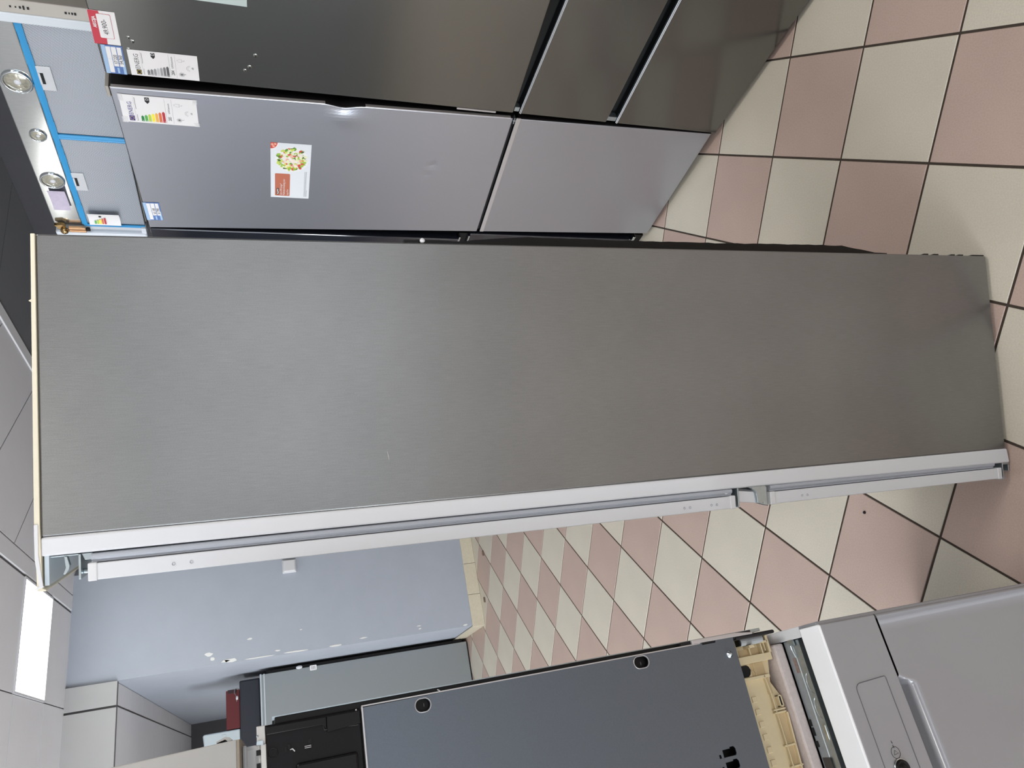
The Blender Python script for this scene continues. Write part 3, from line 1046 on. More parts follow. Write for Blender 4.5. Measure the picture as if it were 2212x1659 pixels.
def energy_label(t, w_, h_, cols, kwh, flag, letter_mat):
    """print on an energy label: header, class arrows, consumption, pictograms"""
    X = lambda u: -w_ / 2 + u * w_
    Y = lambda v: h_ / 2 - v * h_
    b = MB()
    z = 0.0003
    mats = [flag, INKG, INK, STARY]

    def rect(u0, u1, v0, v1, m, zz=z):
        b.poly([(X(u0), Y(v1), zz), (X(u1), Y(v1), zz), (X(u1), Y(v0), zz), (X(u0), Y(v0), zz)], m)
    rect(0.06, 0.25, 0.085, 0.155, 0)
    for k in range(12):
        a = 2 * math.pi * k / 12
        cx, cy = X(0.155) + 0.006 * math.cos(a), Y(0.12) + 0.0046 * math.sin(a)
        b.poly([(cx - .0007, cy - .0007, z + .0002), (cx + .0007, cy - .0007, z + .0002), (cx + .0007, cy + .0007, z + .0002), (cx - .0007, cy + .0007, z + .0002)], 3)
    rect(0.05, 0.95, 0.1750, 0.1765, 1)
    rect(0.06, 0.30, 0.19, 0.196, 1)
    rect(0.5, 0.92, 0.19, 0.196, 1)
    for v in (0.575, 0.665):
        rect(0.05, 0.95, v, v + 0.002, 1)
    # class mark at the right
    b.poly([(X(0.72), Y(0.355), z), (X(0.80), Y(0.325), z), (X(0.95), Y(0.325), z), (X(0.95), Y(0.385), z), (X(0.80), Y(0.385), z)], 2)
    # snowflake, bottle and noise pictograms
    for k in range(6):
        a = math.pi * k / 6
        cx, cy = X(0.20), Y(0.745)
        dx, dy = 0.0075 * math.cos(a), 0.0075 * math.sin(a)
        nx, ny = -0.0004 * math.sin(a), 0.0004 * math.cos(a)
        b.poly([(cx - dx - nx, cy - dy - ny, z), (cx + dx - nx, cy + dy - ny, z), (cx + dx + nx, cy + dy + ny, z), (cx - dx + nx, cy - dy + ny, z)], 1)
    for u0, u1, v0, v1 in ((0.70, 0.705, 0.71, 0.765), (0.80, 0.805, 0.71, 0.765), (0.70, 0.805, 0.765, 0.768), (0.735, 0.74, 0.69, 0.71), (0.765, 0.77, 0.69, 0.71)):
        rect(u0, u1, v0, v1, 1)
    for k in range(10):
        a0, a1 = math.pi * (k / 10), math.pi * ((k + 0.6) / 10)
        for rr in (0.008, 0.005):
            b.poly([(X(.47) + rr * math.cos(q) * s, Y(.875) + rr * math.sin(q) * s, z) for q, s in ((a0, 1), (a1, 1), (a1, 1.12), (a0, 1.12))], 1)
    b.build('label_print', mats, t)
    bars = MB()
    n = 7
    v0, v1 = 0.235, 0.565
    dv = (v1 - v0) / n
    for k in range(n):
        va, vb = v0 + k * dv + dv * 0.10, v0 + (k + 1) * dv - dv * 0.10
        L = 0.17 + 0.033 * k
        bars.poly([(X(0.06), Y(vb), z), (X(0.06 + L), Y(vb), z), (X(0.06 + L + 0.05), Y((va + vb) / 2), z), (X(0.06 + L), Y(va), z), (X(0.06), Y(va), z)], k)
    bars.build('class_arrows', cols, t)
    for k, ch in enumerate('ABCDEFG'):
        text_mesh(ch, 0.0050, TR(X(0.075), Y(v0 + (k + 0.78) * dv), 0.0005), PAPER, 'class_letter', t, bold=0.0)
    text_mesh('ENERG', 0.0165, TR(X(0.27), Y(0.145)), letter_mat, 'header_text', t, sx=0.95)
    text_mesh('D', 0.011, TR(X(0.845), Y(0.374), 0.0006), PAPER, 'class_mark_text', t)
    text_mesh(kwh, 0.0125, TR(X(0.14), Y(0.640)), INK, 'consumption_text', t, sx=0.85)
    text_mesh('kWh/annum', 0.0075, TR(X(0.42), Y(0.632)), INKG, 'unit_text', t)
    text_mesh('L', 0.007, TR(X(0.20), Y(0.805)), INKG, 'volume_text', t)
    text_mesh('L', 0.007, TR(X(0.74), Y(0.805)), INKG, 'volume_text', t)
    text_mesh('dB', 0.007, TR(X(0.44), Y(0.93)), INKG, 'noise_text', t)


def at_row(y, z, rot=0.0, off=0.0012):
    return Matrix.Translation((FXR - off, y, z)) @ FACE_X @ Matrix.Rotation(rot, 4, 'Z')


# red and white price card
a1 = card('price_card', 'red and white price card at the top of the dark fridge', 'price tag', at_row(1.411, 1.9500, R(0)), 0.097, 0.0605, thick=0.0010)
p = MB()
p.poly([(-0.0485, 0.03, .0004), (-0.0485, 0.0005, .0004), (-0.022, -0.001, .0004), (0.006, 0.001, .0004), (0.0485, 0.006, .0004), (0.0485, 0.03, .0004)], 0)
p.poly(list((x, y, .0006) for x, y in rrect(-0.030, 0.041, -0.019, 0.0135, 0.003)), 0)
p.poly(list((x, y, .0008) for x, y in rrect(-0.0292, 0.0402, -0.0182, 0.0127, 0.003)), 1)
p.build('card_print', [CREDC, PAPER], a1)
text_mesh('AKCIJA', 0.0105, TR(0.000, 0.0165, .0008), PAPER, 'card_text', a1, bold=0.0004, sx=0.95)
text_mesh('49.900-', 0.017, TR(-0.018, -0.009, .0010) @ Matrix.Rotation(R(3), 4, 'Z'), INK, 'handwritten_price', a1, sx=0.85)


def blue_card(t, l1, l2):
    p = MB()
    def rect(x0, x1, y0, y1, m, z):
        p.poly([(x0, y0, z), (x1, y0, z), (x1, y1, z), (x0, y1, z)], m)
    rect(-0.045, 0.045, 0.015, 0.0245, 2, .0002)
    rect(-0.044, 0.0, -0.0245, -0.018, 2, .0002)
    rect(-0.041, 0.041, 0.0035, 0.0145, 1, .0004)
    rect(-0.020, 0.041, -0.0095, 0.0022, 1, .0004)
    rect(-0.020, 0.041, -0.0215, -0.0115, 1, .0004)
    rect(-0.042, -0.024, -0.0085, -0.0035, 2, .0004)
    rect(0.002, 0.0026, 0.0035, 0.0145, 2, .0006)
    p.build('card_print', [CBLUE, PAPER, CBLUE2], t)
    text_mesh(l1, 0.0125, TR(-0.012, -0.0085, .0008), INK, 'handwritten_price', t, sx=0.85)
    text_mesh(l2, 0.0125, TR(-0.012, -0.0205, .0008), INK, 'handwritten_price', t, sx=0.85)


b1 = card('price_card', 'blue price card beside the grey energy label on the dark fridge', 'price tag', at_row(1.5065, 1.9435), 0.090, 0.050, CBLUE)
blue_card(b1, '57.220', '54.360')
M2 = MS @ Matrix.Translation((-0.0012, -0.0867, 1.9245)) @ FACE_X
b2 = card('price_card', 'blue price card on the top corner of the satin silver fridge', 'price tag', M2, 0.090, 0.050, CBLUE)
blue_card(b2, '65.100', '61.940')
# energy labels
e1 = card('energy_label', 'grey printed energy label on the dark fridge below the blue price card', 'label', at_row(1.508, 1.8232, R(0.5)), 0.082, 0.170, bend=0)
energy_label(e1, 0.082, 0.170, GREYS, '284', INK, INKG)
M3 = MS @ Matrix.Translation((-0.0016, -0.5300, 1.8330)) @ FACE_X @ Matrix.Rotation(R(-2.0), 4, 'Z')
e2 = card('energy_label', 'colour printed energy label on the satin silver fridge', 'label', M3, 0.100, 0.200, bend=0)
energy_label(e2, 0.100, 0.200, GRADE, '285', EUBLUE, EUBLUE)
for x0, x1, y0, y1 in ((-.052, -.030, .088, .103), (.028, .052, .090, .102), (-.05, -.036, -.103, -.088), (.036, .053, -.102, -.090)):
    MB().poly([(x0, y0, .0012), (x1, y0, .0008), (x1, y1, .0011), (x0, y1, .0007)]).build('sticky_tape', mat('clear_tape', (238, 238, 240), 0.12, 0, 0.6, alpha=0.45), e2)
# salad sticker
M4 = MS @ Matrix.Translation((-0.0008, -0.299, 1.4755)) @ FACE_X @ Matrix.Rotation(R(-2.0), 4, 'Z')
sa = card('salad_sticker', 'white advertising sticker with a salad plate and terracotta box', 'sticker', M4, 0.254, 0.125, mat('sticker_white', (222, 226, 230), 0.4), thick=0.0004)
p = MB()
LEAF = [mat('print_%d' % k, c, 0.5) for k, c in enumerate(((150, 190, 60), (196, 214, 96), (96, 146, 48), (228, 232, 186), (206, 74, 60), (238, 224, 214), (222, 200, 92), (70, 96, 44), (230, 170, 150)))]
pm = [BROWNC, INK, PAPER, INKG] + LEAF
p.poly([(x, y, .0003) for x, y in rrect(-0.118, -0.002, -0.001, 0.046, 0.005)], 0) if False else None
p.poly([(x, y, .0003) for x, y in rrect(-0.118, -0.010, 0.0010, 0.0490, 0.004)], 0)
p.poly([(x, y, .0005) for x, y in rrect(-0.112, -0.081, 0.036, 0.0435, 0.001)], 1)
# wavy pale lettering of the small badge, too blurred to read
p.poly([(-0.110, 0.0385, .0007), (-0.100, 0.0375, .0007), (-0.092, 0.0390, .0007), (-0.084, 0.0385, .0007), (-0.084, 0.0410, .0007), (-0.093, 0.0415, .0007), (-0.101, 0.0402, .0007), (-0.110, 0.0412, .0007)], 2)
for k in range(4):
    p.poly([(-0.118, -0.0455 - k * 0.0028, .0003), (0.004 - (0.09 if k == 3 else 0), -0.0455 - k * 0.0028, .0003), (0.004 - (0.09 if k == 3 else 0), -0.0463 - k * 0.0028, .0003), (-0.118, -0.0463 - k * 0.0028, .0003)], 3)
# plate and salad
cx, cy = 0.056, -0.004
p.poly([(cx + 0.056 * math.cos(a), cy + 0.052 * math.sin(a), .0003) for a in (2 * math.pi * k / 36 for k in range(36))], 2)
rg = random.Random(11)
for k in range(190):
    a, rr = rg.uniform(0, 2 * math.pi), math.sqrt(rg.random())
    x, y = cx + 0.050 * rr * math.cos(a), cy + 0.046 * rr * math.sin(a)
    s = rg.uniform(0.004, 0.0085)
    ph = rg.uniform(0, 6.28)
    e = rg.uniform(0.45, 1)
    pts = []
    for q in range(6):
        t = 2 * math.pi * q / 6
        u, v = s * math.cos(t) * rg.uniform(.75, 1.1), s * e * math.sin(t) * rg.uniform(.75, 1.1)
        pts.append((x + u * math.cos(ph) - v * math.sin(ph), y + u * math.sin(ph) + v * math.cos(ph), .0004 + k * 4e-6))
    outer = rr > 0.72
    c = rg.choice([0, 0, 1, 1, 2, 3, 7, 4]) if outer else rg.choice([0, 1, 3, 3, 4, 5, 5, 6, 8, 2, 5])
    p.poly(pts, 4 + c)
# tomato bowl cut by the corner
bx, by = 0.127, 0.0625
for rr, m, z in ((0.031, 2, .0004), (0.026, 4 + 4, .0006)):
    p.poly([(bx, by, z)] + [(bx + rr * math.cos(a), by + rr * 0.82 * math.sin(a), z) for a in (math.pi + 0.5 * math.pi * k / 12 for k in range(13))], m)
for q, (u, v) in enumerate(((-0.008, -0.005), (-0.016, -0.009), (-0.006, -0.014))):
    p.poly([(bx + u + 0.0045 * math.cos(a), by + v + 0.004 * math.sin(a), .0008) for a in (2 * math.pi * k / 10 for k in range(10))], 4 + 8)
p.build('sticker_print', pm, sa)
text_mesh('Up to 30% longer*', 0.0098, TR(-0.1140, 0.0265, .0006), PAPER, 'sticker_text', sa, sx=0.78)
text_mesh('freshness & tasting care', 0.0098, TR(-0.1140, 0.0172, .0006), PAPER, 'sticker_text', sa, sx=0.84)
text_mesh('Large Flow', 0.0085, TR(-0.1140, 0.0058, .0006), PAPER, 'sticker_text', sa, sx=0.78)
# pale sheet at the very edge of the picture
c = card('plastic_sheet', 'pale greenish sheet stuck high on the glossy dark fridge door', 'sheet', at_row(1.1735, 1.752), 0.247, 0.290, SHEETG, thick=0.0008)
# papers on the hood
pp = card('paper_note', 'crumpled pale purple paper stuck on the steel lamp strip of the hood', 'note',
          Matrix.Translation((HX - 0.004, 2.247, 2.239)) @ FACE_X @ Matrix.Rotation(R(-1), 4, 'Y'), 0.100, 0.052, PURPLE, bend=0.004)
pe = card('energy_label', 'small curled energy label stuck on the hood filter', 'label',
          Matrix.Translation((HX - 0.004, 2.339, 2.117)) @ FACE_X, 0.060, 0.102, bend=0.006)
q = MB()
for k, (u, v) in enumerate(((-.022, .030), (-.022, .022), (-.022, .014), (-.022, .006), (-.022, -.002))):
    L = 0.012 + 0.004 * k
    q.poly([(u, v - .003, .007), (u + L, v - .003, .0035), (u + L, v + .003, .0035), (u, v + .003, .007)], (1, 2, 3, 5, 6)[k])
q.poly([(0.010, 0.008, .0035), (0.018, 0.008, .004), (0.018, 0.016, .004), (0.010, 0.016, .0035)], 7)
q.build('label_print', GRADE + [INK], pe)

# ------------------------------------------------------------------ free-standing dishwasher at the left (its worktop taken off)
dw = thing('dishwasher', 'free-standing dishwasher with a round start button and its worktop taken off', 'dishwasher', loc=(-0.25, 0.975, 0))
X0, X1 = -0.548 + 0.25, 0.0500 + 0.25       # local x
body = MB()
body.box(X1 - 0.004, X1, 0.02, 0.58, 0.02, 0.800)
body.box(X0, X0 + 0.004, 0.02, 0.58, 0.02, 0.800)
body.box(X0, X1, 0.576, 0.58, 0.02, 0.800)
body.box(X0, X1, 0.05, 0.576, 0.02, 0.03)
body.build('cabinet', DWGREY, dw)
for a, b in ((X1 - 0.017, X1), (X0, X0 + 0.017)):
    box('side_flange', WHITEP, dw, a, b, 0.052, 0.57, 0.800, 0.803, 0.0008, label='white painted top flange of the side panel')
box('side_edge', DWGREY, dw, X1 - 0.012, X1 + 0.0003, 0.006, 0.05, 0.03, 0.803, 0.004)
# door with scooped handle pocket
hx0, hx1 = -0.455 + 0.25, -0.047 + 0.25


def ss(t):
    t = max(0, min(1, t))
    return t * t * (3 - 2 * t)


def pocket(x, z):
    t = ss((x - hx0) / 0.018) * ss((hx1 - x) / 0.018)
    # rounded lip curves in from z=.655 up to .672, back wall above that
    cut = 0.689 - 0.034 * t
    if z <= cut:
        return 0.0
    d = (z - cut)
    Rl = 0.0150 * t
    if d < Rl * 0.985:
        return Rl - math.sqrt(Rl * Rl - d * d)
    return 0.032 * t


b = MB()
xs = sorted(set([X0 + 0.002, X1 - 0.0085] + [hx1 - 0.022 + 0.002 * k for k in range(14)] + [hx0 - 0.004 + 0.002 * k for k in range(14)] + [X0 + 0.002 + (X1 - X0 - 0.0105) * k / 24 for k in range(25)]))
zs = [0.10, 0.3, 0.5, 0.62, 0.645] + [0.650 + 0.0015 * k for k in range(27)]
zs = [z for z in zs if z <= 0.6895]
for z in zs:
    for x in xs:
        b.v.append((x, pocket(x, z), z))
n = len(xs)
for k in range(len(zs) - 1):
    for i in range(n - 1):
        b.f.append((k * n + i, k * n + i + 1, (k + 1) * n + i + 1, (k + 1) * n + i))
        b.m.append(0)
i0 = len(b.v)
# rounded right edge and flat left edge of the door
edge = []
for k in range(5):
    a = R(90 * k / 4)
    edge.append((X1 - 0.0085 + 0.0035 * math.sin(a), 0.0035 - 0.0035 * math.cos(a)))
edge.append((X1 - 0.005, 0.018))
for j in range(len(edge) - 1):
    b.poly([(edge[j][0], edge[j][1], 0.10), (edge[j + 1][0], edge[j + 1][1], 0.10), (edge[j + 1][0], edge[j + 1][1], 0.6895), (edge[j][0], edge[j][1], 0.6895)])
b.poly([(X0 + 0.002, 0, 0.10), (X0 + 0.002, 0.018, 0.10), (X0 + 0.002, 0.018, 0.6895), (X0 + 0.002, 0, 0.6895)])
b.poly([(X0 + 0.002, 0, 0.10), (X1 - 0.002, 0, 0.10), (X1 - 0.002, 0.018, 0.10), (X0 + 0.002, 0.018, 0.10)])
b.build('door', DWGREY, dw, smooth=True)
# control panel above the pocket
cp = MB()
cp.box(X0 + 0.002, X1 - 0.0052, 0.0, 0.044, 0.6915, 0.8020)
cpo = cp.build('control_panel', DWGREY, dw, 0.002, 3)
rim = MB()
rim.prism([(X0 + 0.003, -0.0005), (X1 - 0.0075, -0.0005), (X1 - 0.0055, 0.0005), (X1 - 0.0050, 0.003), (X1 - 0.0050, 0.047), (X0 + 0.003, 0.047)], 'z', 0.8020, 0.8065)
rim.build('top_rim', RIMTOP, dw, 0.0012, label='top edge of the control panel, whitened as if lit from above')
box('inner_void', DARKHOLE, dw, X0 + 0.006, X1 - 0.006, 0.052, 0.57, 0.72, 0.770)
# inset panel outline
lx0, lx1, lz0, lz1 = -0.37 + 0.25, -0.0450 + 0.25, 0.7160, 0.7775


def outline(pts, r, name, parent, m, y=-0.0002):
    MB().tube([(x, y, z) for x, z in pts], r, 6, closed=True).build(name, m, parent)


pts = []
rr = 0.010
for k in range(7):
    a = R(90 * k / 6)
    pts.append((lx1 - 0.0022 - rr + rr * math.sin(a), lz1 - rr + rr * math.cos(a)))
for k in range(5):
    a = R(90 * k / 4)
    pts.append((lx1 - 0.003 + 0.003 * math.cos(a), lz0 + 0.003 - 0.003 * math.sin(a)))
pts += [(lx0, lz0), (lx0, lz1)]
outline(pts, 0.0006, 'inset_outline', cpo, DWLINE)
# start mark: circle, triangle, flag
pc = (-0.1468 + 0.25, 0.7490)
circ = [(pc[0] + 0.0078 * math.cos(2 * math.pi * k / 28), pc[1] + 0.0078 * math.sin(2 * math.pi * k / 28)) for k in range(28)]
outline(circ, 0.00035, 'start_symbol', cpo, INK)
tri = [(pc[0] + 0.0032, pc[1] + 0.0008), (pc[0] - 0.0015, pc[1] - 0.0048), (pc[0] - 0.0026, pc[1] + 0.0036)]
outline(tri, 0.00035, 'start_symbol', cpo, INK)
mk = MB()
mk.tube([(pc[0] + 0.0060, -0.0002, pc[1] + 0.0000), (pc[0] + 0.0105, -0.0002, pc[1] + 0.0006)], 0.0005, 6)
mk.tube([(pc[0] + 0.0125, -0.0002, pc[1] + 0.0002), (pc[0] + 0.0165, -0.0002, pc[1] + 0.0010)], [0.0007, 0.0002], 6)
mk.build('start_symbol', INK, cpo)
kb = (-0.1680 + 0.25, -0.001, 0.7485)
MB().lathe([(0.0120, 0.0), (0.0120, 0.002), (0.0112, 0.004), (0.0090, 0.004), (0.0085, 0.0025), (0.0060, 0.0025), (0.0055, 0.0045), (0, 0.005)], kb, (0, -1, 0), 28).build('start_button', BLACKP, dw, smooth=True, label='round black push button')
MB().lathe([(0.0135, 0.0), (0.0132, 0.0012), (0.0122, 0.0012)], kb, (0, -1, 0), 28).build('button_ring', CHROME, dw, smooth=True)
# galvanised cross bar behind the rim
gb = MB()
gb.prism([(0.068, 0.785), (0.068, 0.7985), (0.084, 0.7985), (0.085, 0.8000), (0.1045, 0.8000), (0.1045, 0.785), (0.1025, 0.785), (0.1025, 0.7975), (0.070, 0.7965), (0.070, 0.785)], 'x', X0 + 0.01, X1 - 0.018)
gbo = gb.build('cross_bar', GALV, dw, 0.0006, label='galvanised steel cross bar with embossed rings')
dk = MB()
for xx, yy, sx_, sy_ in ((-0.0919, 0.100, .005, .004), (-0.105, 0.0995, .006, .004), (-0.1228, 0.1005, .0045, .0045), (-0.19, 0.099, .005, .004), (-0.22, 0.099, .006, .004), (-0.3, 0.099, .006, .004)):
    dk.box(xx + 0.25 - sx_, xx + 0.25 + sx_, yy - sy_ + 0.003, yy + 0.0055, 0.7992, 0.8006)
dk.build('bar_notch', DARKHOLE, gbo)
em = MB()
for xx in (-0.035, -0.072, -0.20):
    cpts = [(xx + 0.25 + 0.017 * math.cos(a), 0.069 + 0.011 * math.sin(a), 0.7988) for a in (math.pi * k / 12 for k in range(13))]
    em.tube(cpts, 0.0005, 6)
em.lathe([(0.0035, 0), (0, 0.0006)], (-0.0676 + 0.25, 0.0705, 0.7988), (0, 0, 1), 12)
em.build('embossed_ring', GALV, gbo)
sl_ = MB()
sl_.prism([(x, y) for x, y in stadium(-0.1075 + 0.25, 0.0745, 0.0115, 0.0022)], 'z', 0.7983, 0.7994)
sl_.build('embossed_slot', CHROME, gbo)
st = MB().box(-0.0175 + 0.25, 0.006 + 0.25, 0.0865, 0.0935, 0.8000, 0.8006)
st.build('rust_patch', mat('rusty_print', (132, 112, 104), 0.8, noise=((300, 300, 300), 0.35, 3)), gbo)
MB().box(-0.162 + 0.25, -0.1425 + 0.25, 0.082, 0.100, 0.8000, 0.8012).build('bar_sticker', mat('dark_brown_sticker', (58, 54, 50), 0.6), gbo)
wr = MB()
wr.tube([(0.030 + 0.25, 0.086, 0.802), (0.024 + 0.25, 0.081, 0.806), (0.018 + 0.25, 0.084, 0.8035), (0.006 + 0.25, 0.0835, 0.8012)], 0.0012, 6)
wr.box(0.024 + 0.25, 0.033 + 0.25, 0.076, 0.090, 0.8005, 0.8035)
wr.build('wire_clip', GALV, dw)
box('plinth', BLACKP, dw, X0 + 0.01, X1 - 0.01, 0.05, 0.10, 0.0, 0.098)

# ------------------------------------------------------------------ foam sheet lying between the two machines
fo = MB()
fo.box(-0.53, 0.0320, 1.0805, 1.53, 0.8010, 0.8205)
tag(fo.build('foam_sheet', FOAM, None, 0.003), 'grey pink foam sheet between the two stacked dishwashers', 'foam sheet')

# ------------------------------------------------------------------ built-in dishwasher stacked on top
bd = thing('built_in_dishwasher', 'built-in dishwasher with bare grey metal door stacked on the free-standing one', 'dishwasher', loc=(-0.25, 1.06, 0.821))


def bz(z):
    return z - 0.821


def bx(x):
    return x + 0.25


tub = MB()
tub.box(bx(-0.55), bx(0.0625), 0.030, 0.55, bz(0.890), bz(1.612))
tub.build('tub', BLACKP, bd, 0.003)
box('door_gasket', BLACKP, bd, bx(-0.545), bx(0.0600), 0.008, 0.03, bz(0.985), bz(1.612), 0.001)
# door panel with its slots
outer = [(bx(-0.54), bz(0.9205)), (bx(0.0535), bz(0.9075)), (bx(0.0535), bz(0.9400)), (bx(0.0505), bz(0.9410)), (bx(0.0505), bz(0.9660)), (bx(0.0540), bz(0.9670)), (bx(0.0535), bz(1.2)), (bx(0.0515), bz(1.5020)), (bx(-0.54), bz(1.5010))]


def long_slot(z_, x_):
    # stepped cable slot
    return [(bx(x_ + 0.0065), bz(z_ + 0.0115)), (bx(x_ + 0.0065), bz(z_ - 0.002)), (bx(x_ + 0.0085), bz(z_ - 0.002)), (bx(x_ + 0.0085), bz(z_ - 0.0100)), (bx(x_ + 0.005), bz(z_ - 0.0125)), (bx(x_ - 0.002), bz(z_ - 0.0125)), (bx(x_ - 0.0045), bz(z_ - 0.0100)), (bx(x_ - 0.0045), bz(z_ + 0.0115))]


holes = [stadium(bx(0.0407), bz(1.4197), 0.0082, 0.0103), stadium(bx(0.0427), bz(1.0788), 0.0082, 0.0123),
         long_slot(0.9715, -0.1040), long_slot(0.9715, -0.1210), long_slot(0.9715, -0.40),
         [(bx(-0.1028), bz(0.9905)), (bx(-0.1085), bz(0.9905)), (bx(-0.1085), bz(0.9860)), (bx(-0.1028), bz(0.9860))],
         [(bx(-0.1190), bz(0.9905)), (bx(-0.1245), bz(0.9905)), (bx(-0.1245), bz(0.9860)), (bx(-0.1190), bz(0.9860))],
         stadium(bx(-0.53 + 0.02), bz(1.4197), 0.0082, 0.0103), stadium(bx(-0.53 + 0.02), bz(1.0788), 0.0082, 0.0123)]
MD = Matrix.Translation((0, -0.001, 0)) @ FACE_Y
dp = plate('door_panel', DOORSTEEL, bd, outer, holes, 0.0022, MD, 0.0004, label='bare blue-grey zinc coated door panel')
for hx_, hz_, hy_ in ((0.0407, 1.4197, 0.0103), (0.0427, 1.0788, 0.0123)):
    pts = stadium(bx(hx_), bz(hz_), 0.0088, hy_ + 0.0006)
    MB().tube([(x, -0.0014, z) for x, z in pts], 0.0006, 6, closed=True).build('slot_edge', INOXEDGE, dp)
box('door_core', BLACKP, bd, bx(-0.538), bx(0.048), 0.020, 0.030, bz(0.925), bz(1.5))
sp = MB()
for hz_ in (1.4197, 1.0788):
    c = [(bx(0.041) + 0.006 * math.cos(a), 0.012, bz(hz_) + 0.006 * math.sin(a)) for a in (2 * math.pi * k / 14 for k in range(14))]
    sp.tube(c, 0.0010, 6, closed=True)
    sp.tube([(bx(0.033), 0.010, bz(hz_) - 0.002), (bx(0.041), 0.008, bz(hz_) - 0.003), (bx(0.049), 0.010, bz(hz_) - 0.002)], 0.0007, 6)
sp.build('door_spring', INKG, bd)
# folded light edge along the door's right and top
fe = MB()
fe.box(bx(0.0528), bx(0.0543), -0.002, 0.012, bz(0.970), bz(1.502))
fe.box(bx(-0.54), bx(0.0525), -0.0025, 0.006, bz(1.5005), bz(1.5025))
fe.build('door_fold', INOXEDGE, bd)
MB().lathe([(0, 0.006), (0.0022, 0.006), (0.0026, 0.004), (0.0052, 0.003), (0.0056, 0.0)], (bx(0.0295), -0.001, bz(0.9231)), (0, -1, 0), 18).build('screw', CHROME, bd, smooth=True)
# lever at the door's lower right corner
lv = MB()
lv.box(bx(0.0512), bx(0.0600), 0.000, 0.016, bz(0.8700), bz(1.003))
lv.build('side_rail', FRIDGESIDE, bd, 0.001)
lt = MB()
lt.prism([(0.0545 + 0.25, bz(0.985)), (0.0605 + 0.25, bz(0.985)), (0.0600 + 0.25, bz(0.905)), (0.0565 + 0.25, bz(0.870)), (0.0535 + 0.25, bz(0.870)), (0.0540 + 0.25, bz(0.930))], 'y', -0.004, 0.004)
lt.build('hinge_arm', INOXEDGE, bd, 0.001)
wk = MB().tube([(bx(0.0525), 0.0, bz(1.392)), (bx(0.056), 0.006, bz(1.394)), (bx(0.0585), 0.012, bz(1.397))], 0.0008, 6)
wk.build('wire_end', WHITEP, bd)
# black control panel above the door
bp_ = MB()
bp_.box(bx(-0.54), bx(0.0520), 0.002, 0.030, bz(1.504), bz(1.6255))
bpo = bp_.build('control_panel', BLACKPANEL, bd, 0.002)
rl = MB()
rl.prism([(0.0300 + 0.25, bz(1.548)), (0.0492 + 0.25, bz(1.548)), (0.0492 + 0.25, bz(1.505)), (0.0335 + 0.25, bz(1.505))], 'y', -0.004, 0.003)
rl.prism([(0.0335 + 0.25, bz(1.548)), (0.0492 + 0.25, bz(1.548)), (0.0500 + 0.25, bz(1.6235)), (0.0412 + 0.25, bz(1.6225)), (0.0405 + 0.25, bz(1.5545))], 'y', -0.0025, 0.003)
rl.build('panel_corner_block', BLACKP, bpo, 0.001)
rr_ = MB().tube([(bx(0.0410), -0.001, bz(1.6225)), (bx(0.0408), -0.001, bz(1.5535)), (bx(0.0335), -0.001, bz(1.5515)), (bx(0.0320), -0.001, bz(1.508))], 0.0005, 6)
rr_.build('panel_ridge', mat('worn_black_edge', (64, 60, 60), 0.4), bpo)
gr = MB()
gr.box(bx(-0.54), bx(0.0010), -0.006, 0.003, bz(1.512), bz(1.5885))
gr.build('grip_strip', BLACKP, bpo, 0.003)
hd = MB()
hd.lathe([(0.0062, 0), (0.0058, 0.0008), (0.0052, 0.0), (0.0048, -0.003), (0, -0.003)], (bx(0.0188), 0.0014, bz(1.6158)), (0, -1, 0), 18)
hd.box(bx(0.0165), bx(0.0225), 0.0006, 0.0024, bz(1.5990), bz(1.6015))
hd.box(bx(0.0195), bx(0.0250), 0.0006, 0.0024, bz(1.5945), bz(1.5975))
hd.box(bx(0.0150), bx(0.0185), 0.0006, 0.0024, bz(1.5735), bz(1.5775))
hd.box(bx(0.0215), bx(0.0265), 0.0006, 0.0024, bz(1.5685), bz(1.5725))
hd.build('panel_socket', DARKHOLE, bpo)
hp = MB()
hp.box(bx(0.0165), bx(0.0172), 0.0002, 0.002, bz(1.5690), bz(1.5770))
hp.box(bx(0.0185), bx(0.0192), 0.0002, 0.002, bz(1.5690), bz(1.5770))
hp.prism([(0.0150 + 0.25, bz(1.5895)), (0.0162 + 0.25, bz(1.5890)), (0.0195 + 0.25, bz(1.5918)), (0.0188 + 0.25, bz(1.5950)), (0.0180 + 0.25, bz(1.5950)), (0.0182 + 0.25, bz(1.5925))], 'y', -0.002, 0.002)
hp.build('contact_pin', INOXEDGE, bpo)
pst = MB().tube([(bx(0.0512), 0.0005, bz(1.5092)), (bx(0.0450), -0.001, bz(1.5085)), (bx(0.0405), -0.001, bz(1.5072)), (bx(0.0355), -0.001, bz(1.5070))], 0.0009, 6)
pst.build('panel_clip', WHITEP2, bpo)
# metal frame on top
tf = MB()
tf.box(bx(-0.55), bx(0.0445), 0.010, 0.54, bz(1.6275), bz(1.6330))
tf.box(bx(0.0300), bx(0.0525), 0.000, 0.060, bz(1.6240), bz(1.6345))
tf.box(bx(-0.54), bx(0.0310), -0.002, 0.004, bz(1.6235), bz(1.6300))
tf.build('top_frame', mat('grey_white_metal', (198, 196, 192), 0.4, 0.3), bd, 0.001)
tl = MB()
tl.prism([(0.0300 + 0.25, bz(1.6270)), (0.0350 + 0.25, bz(1.6270)), (0.0350 + 0.25, bz(1.6345)), (0.0310 + 0.25, bz(1.6350))], 'y', -0.006, 0.002)
tl.lathe([(0.0015, 0), (0, 0.0005)], (bx(0.0410), 0.0, bz(1.6335)), (0, -1, 0), 10)
tl.build('frame_tab', GALV, bd)
fb_ = MB()
for k in range(9):
    xx = 0.022 - 0.011 * k - 0.004 * (k % 3)
    fb_.box(bx(xx - 0.003), bx(xx + 0.003), -0.0018, 0.012, bz(1.6305 + 0.0006 * (k % 2)), bz(1.6355))
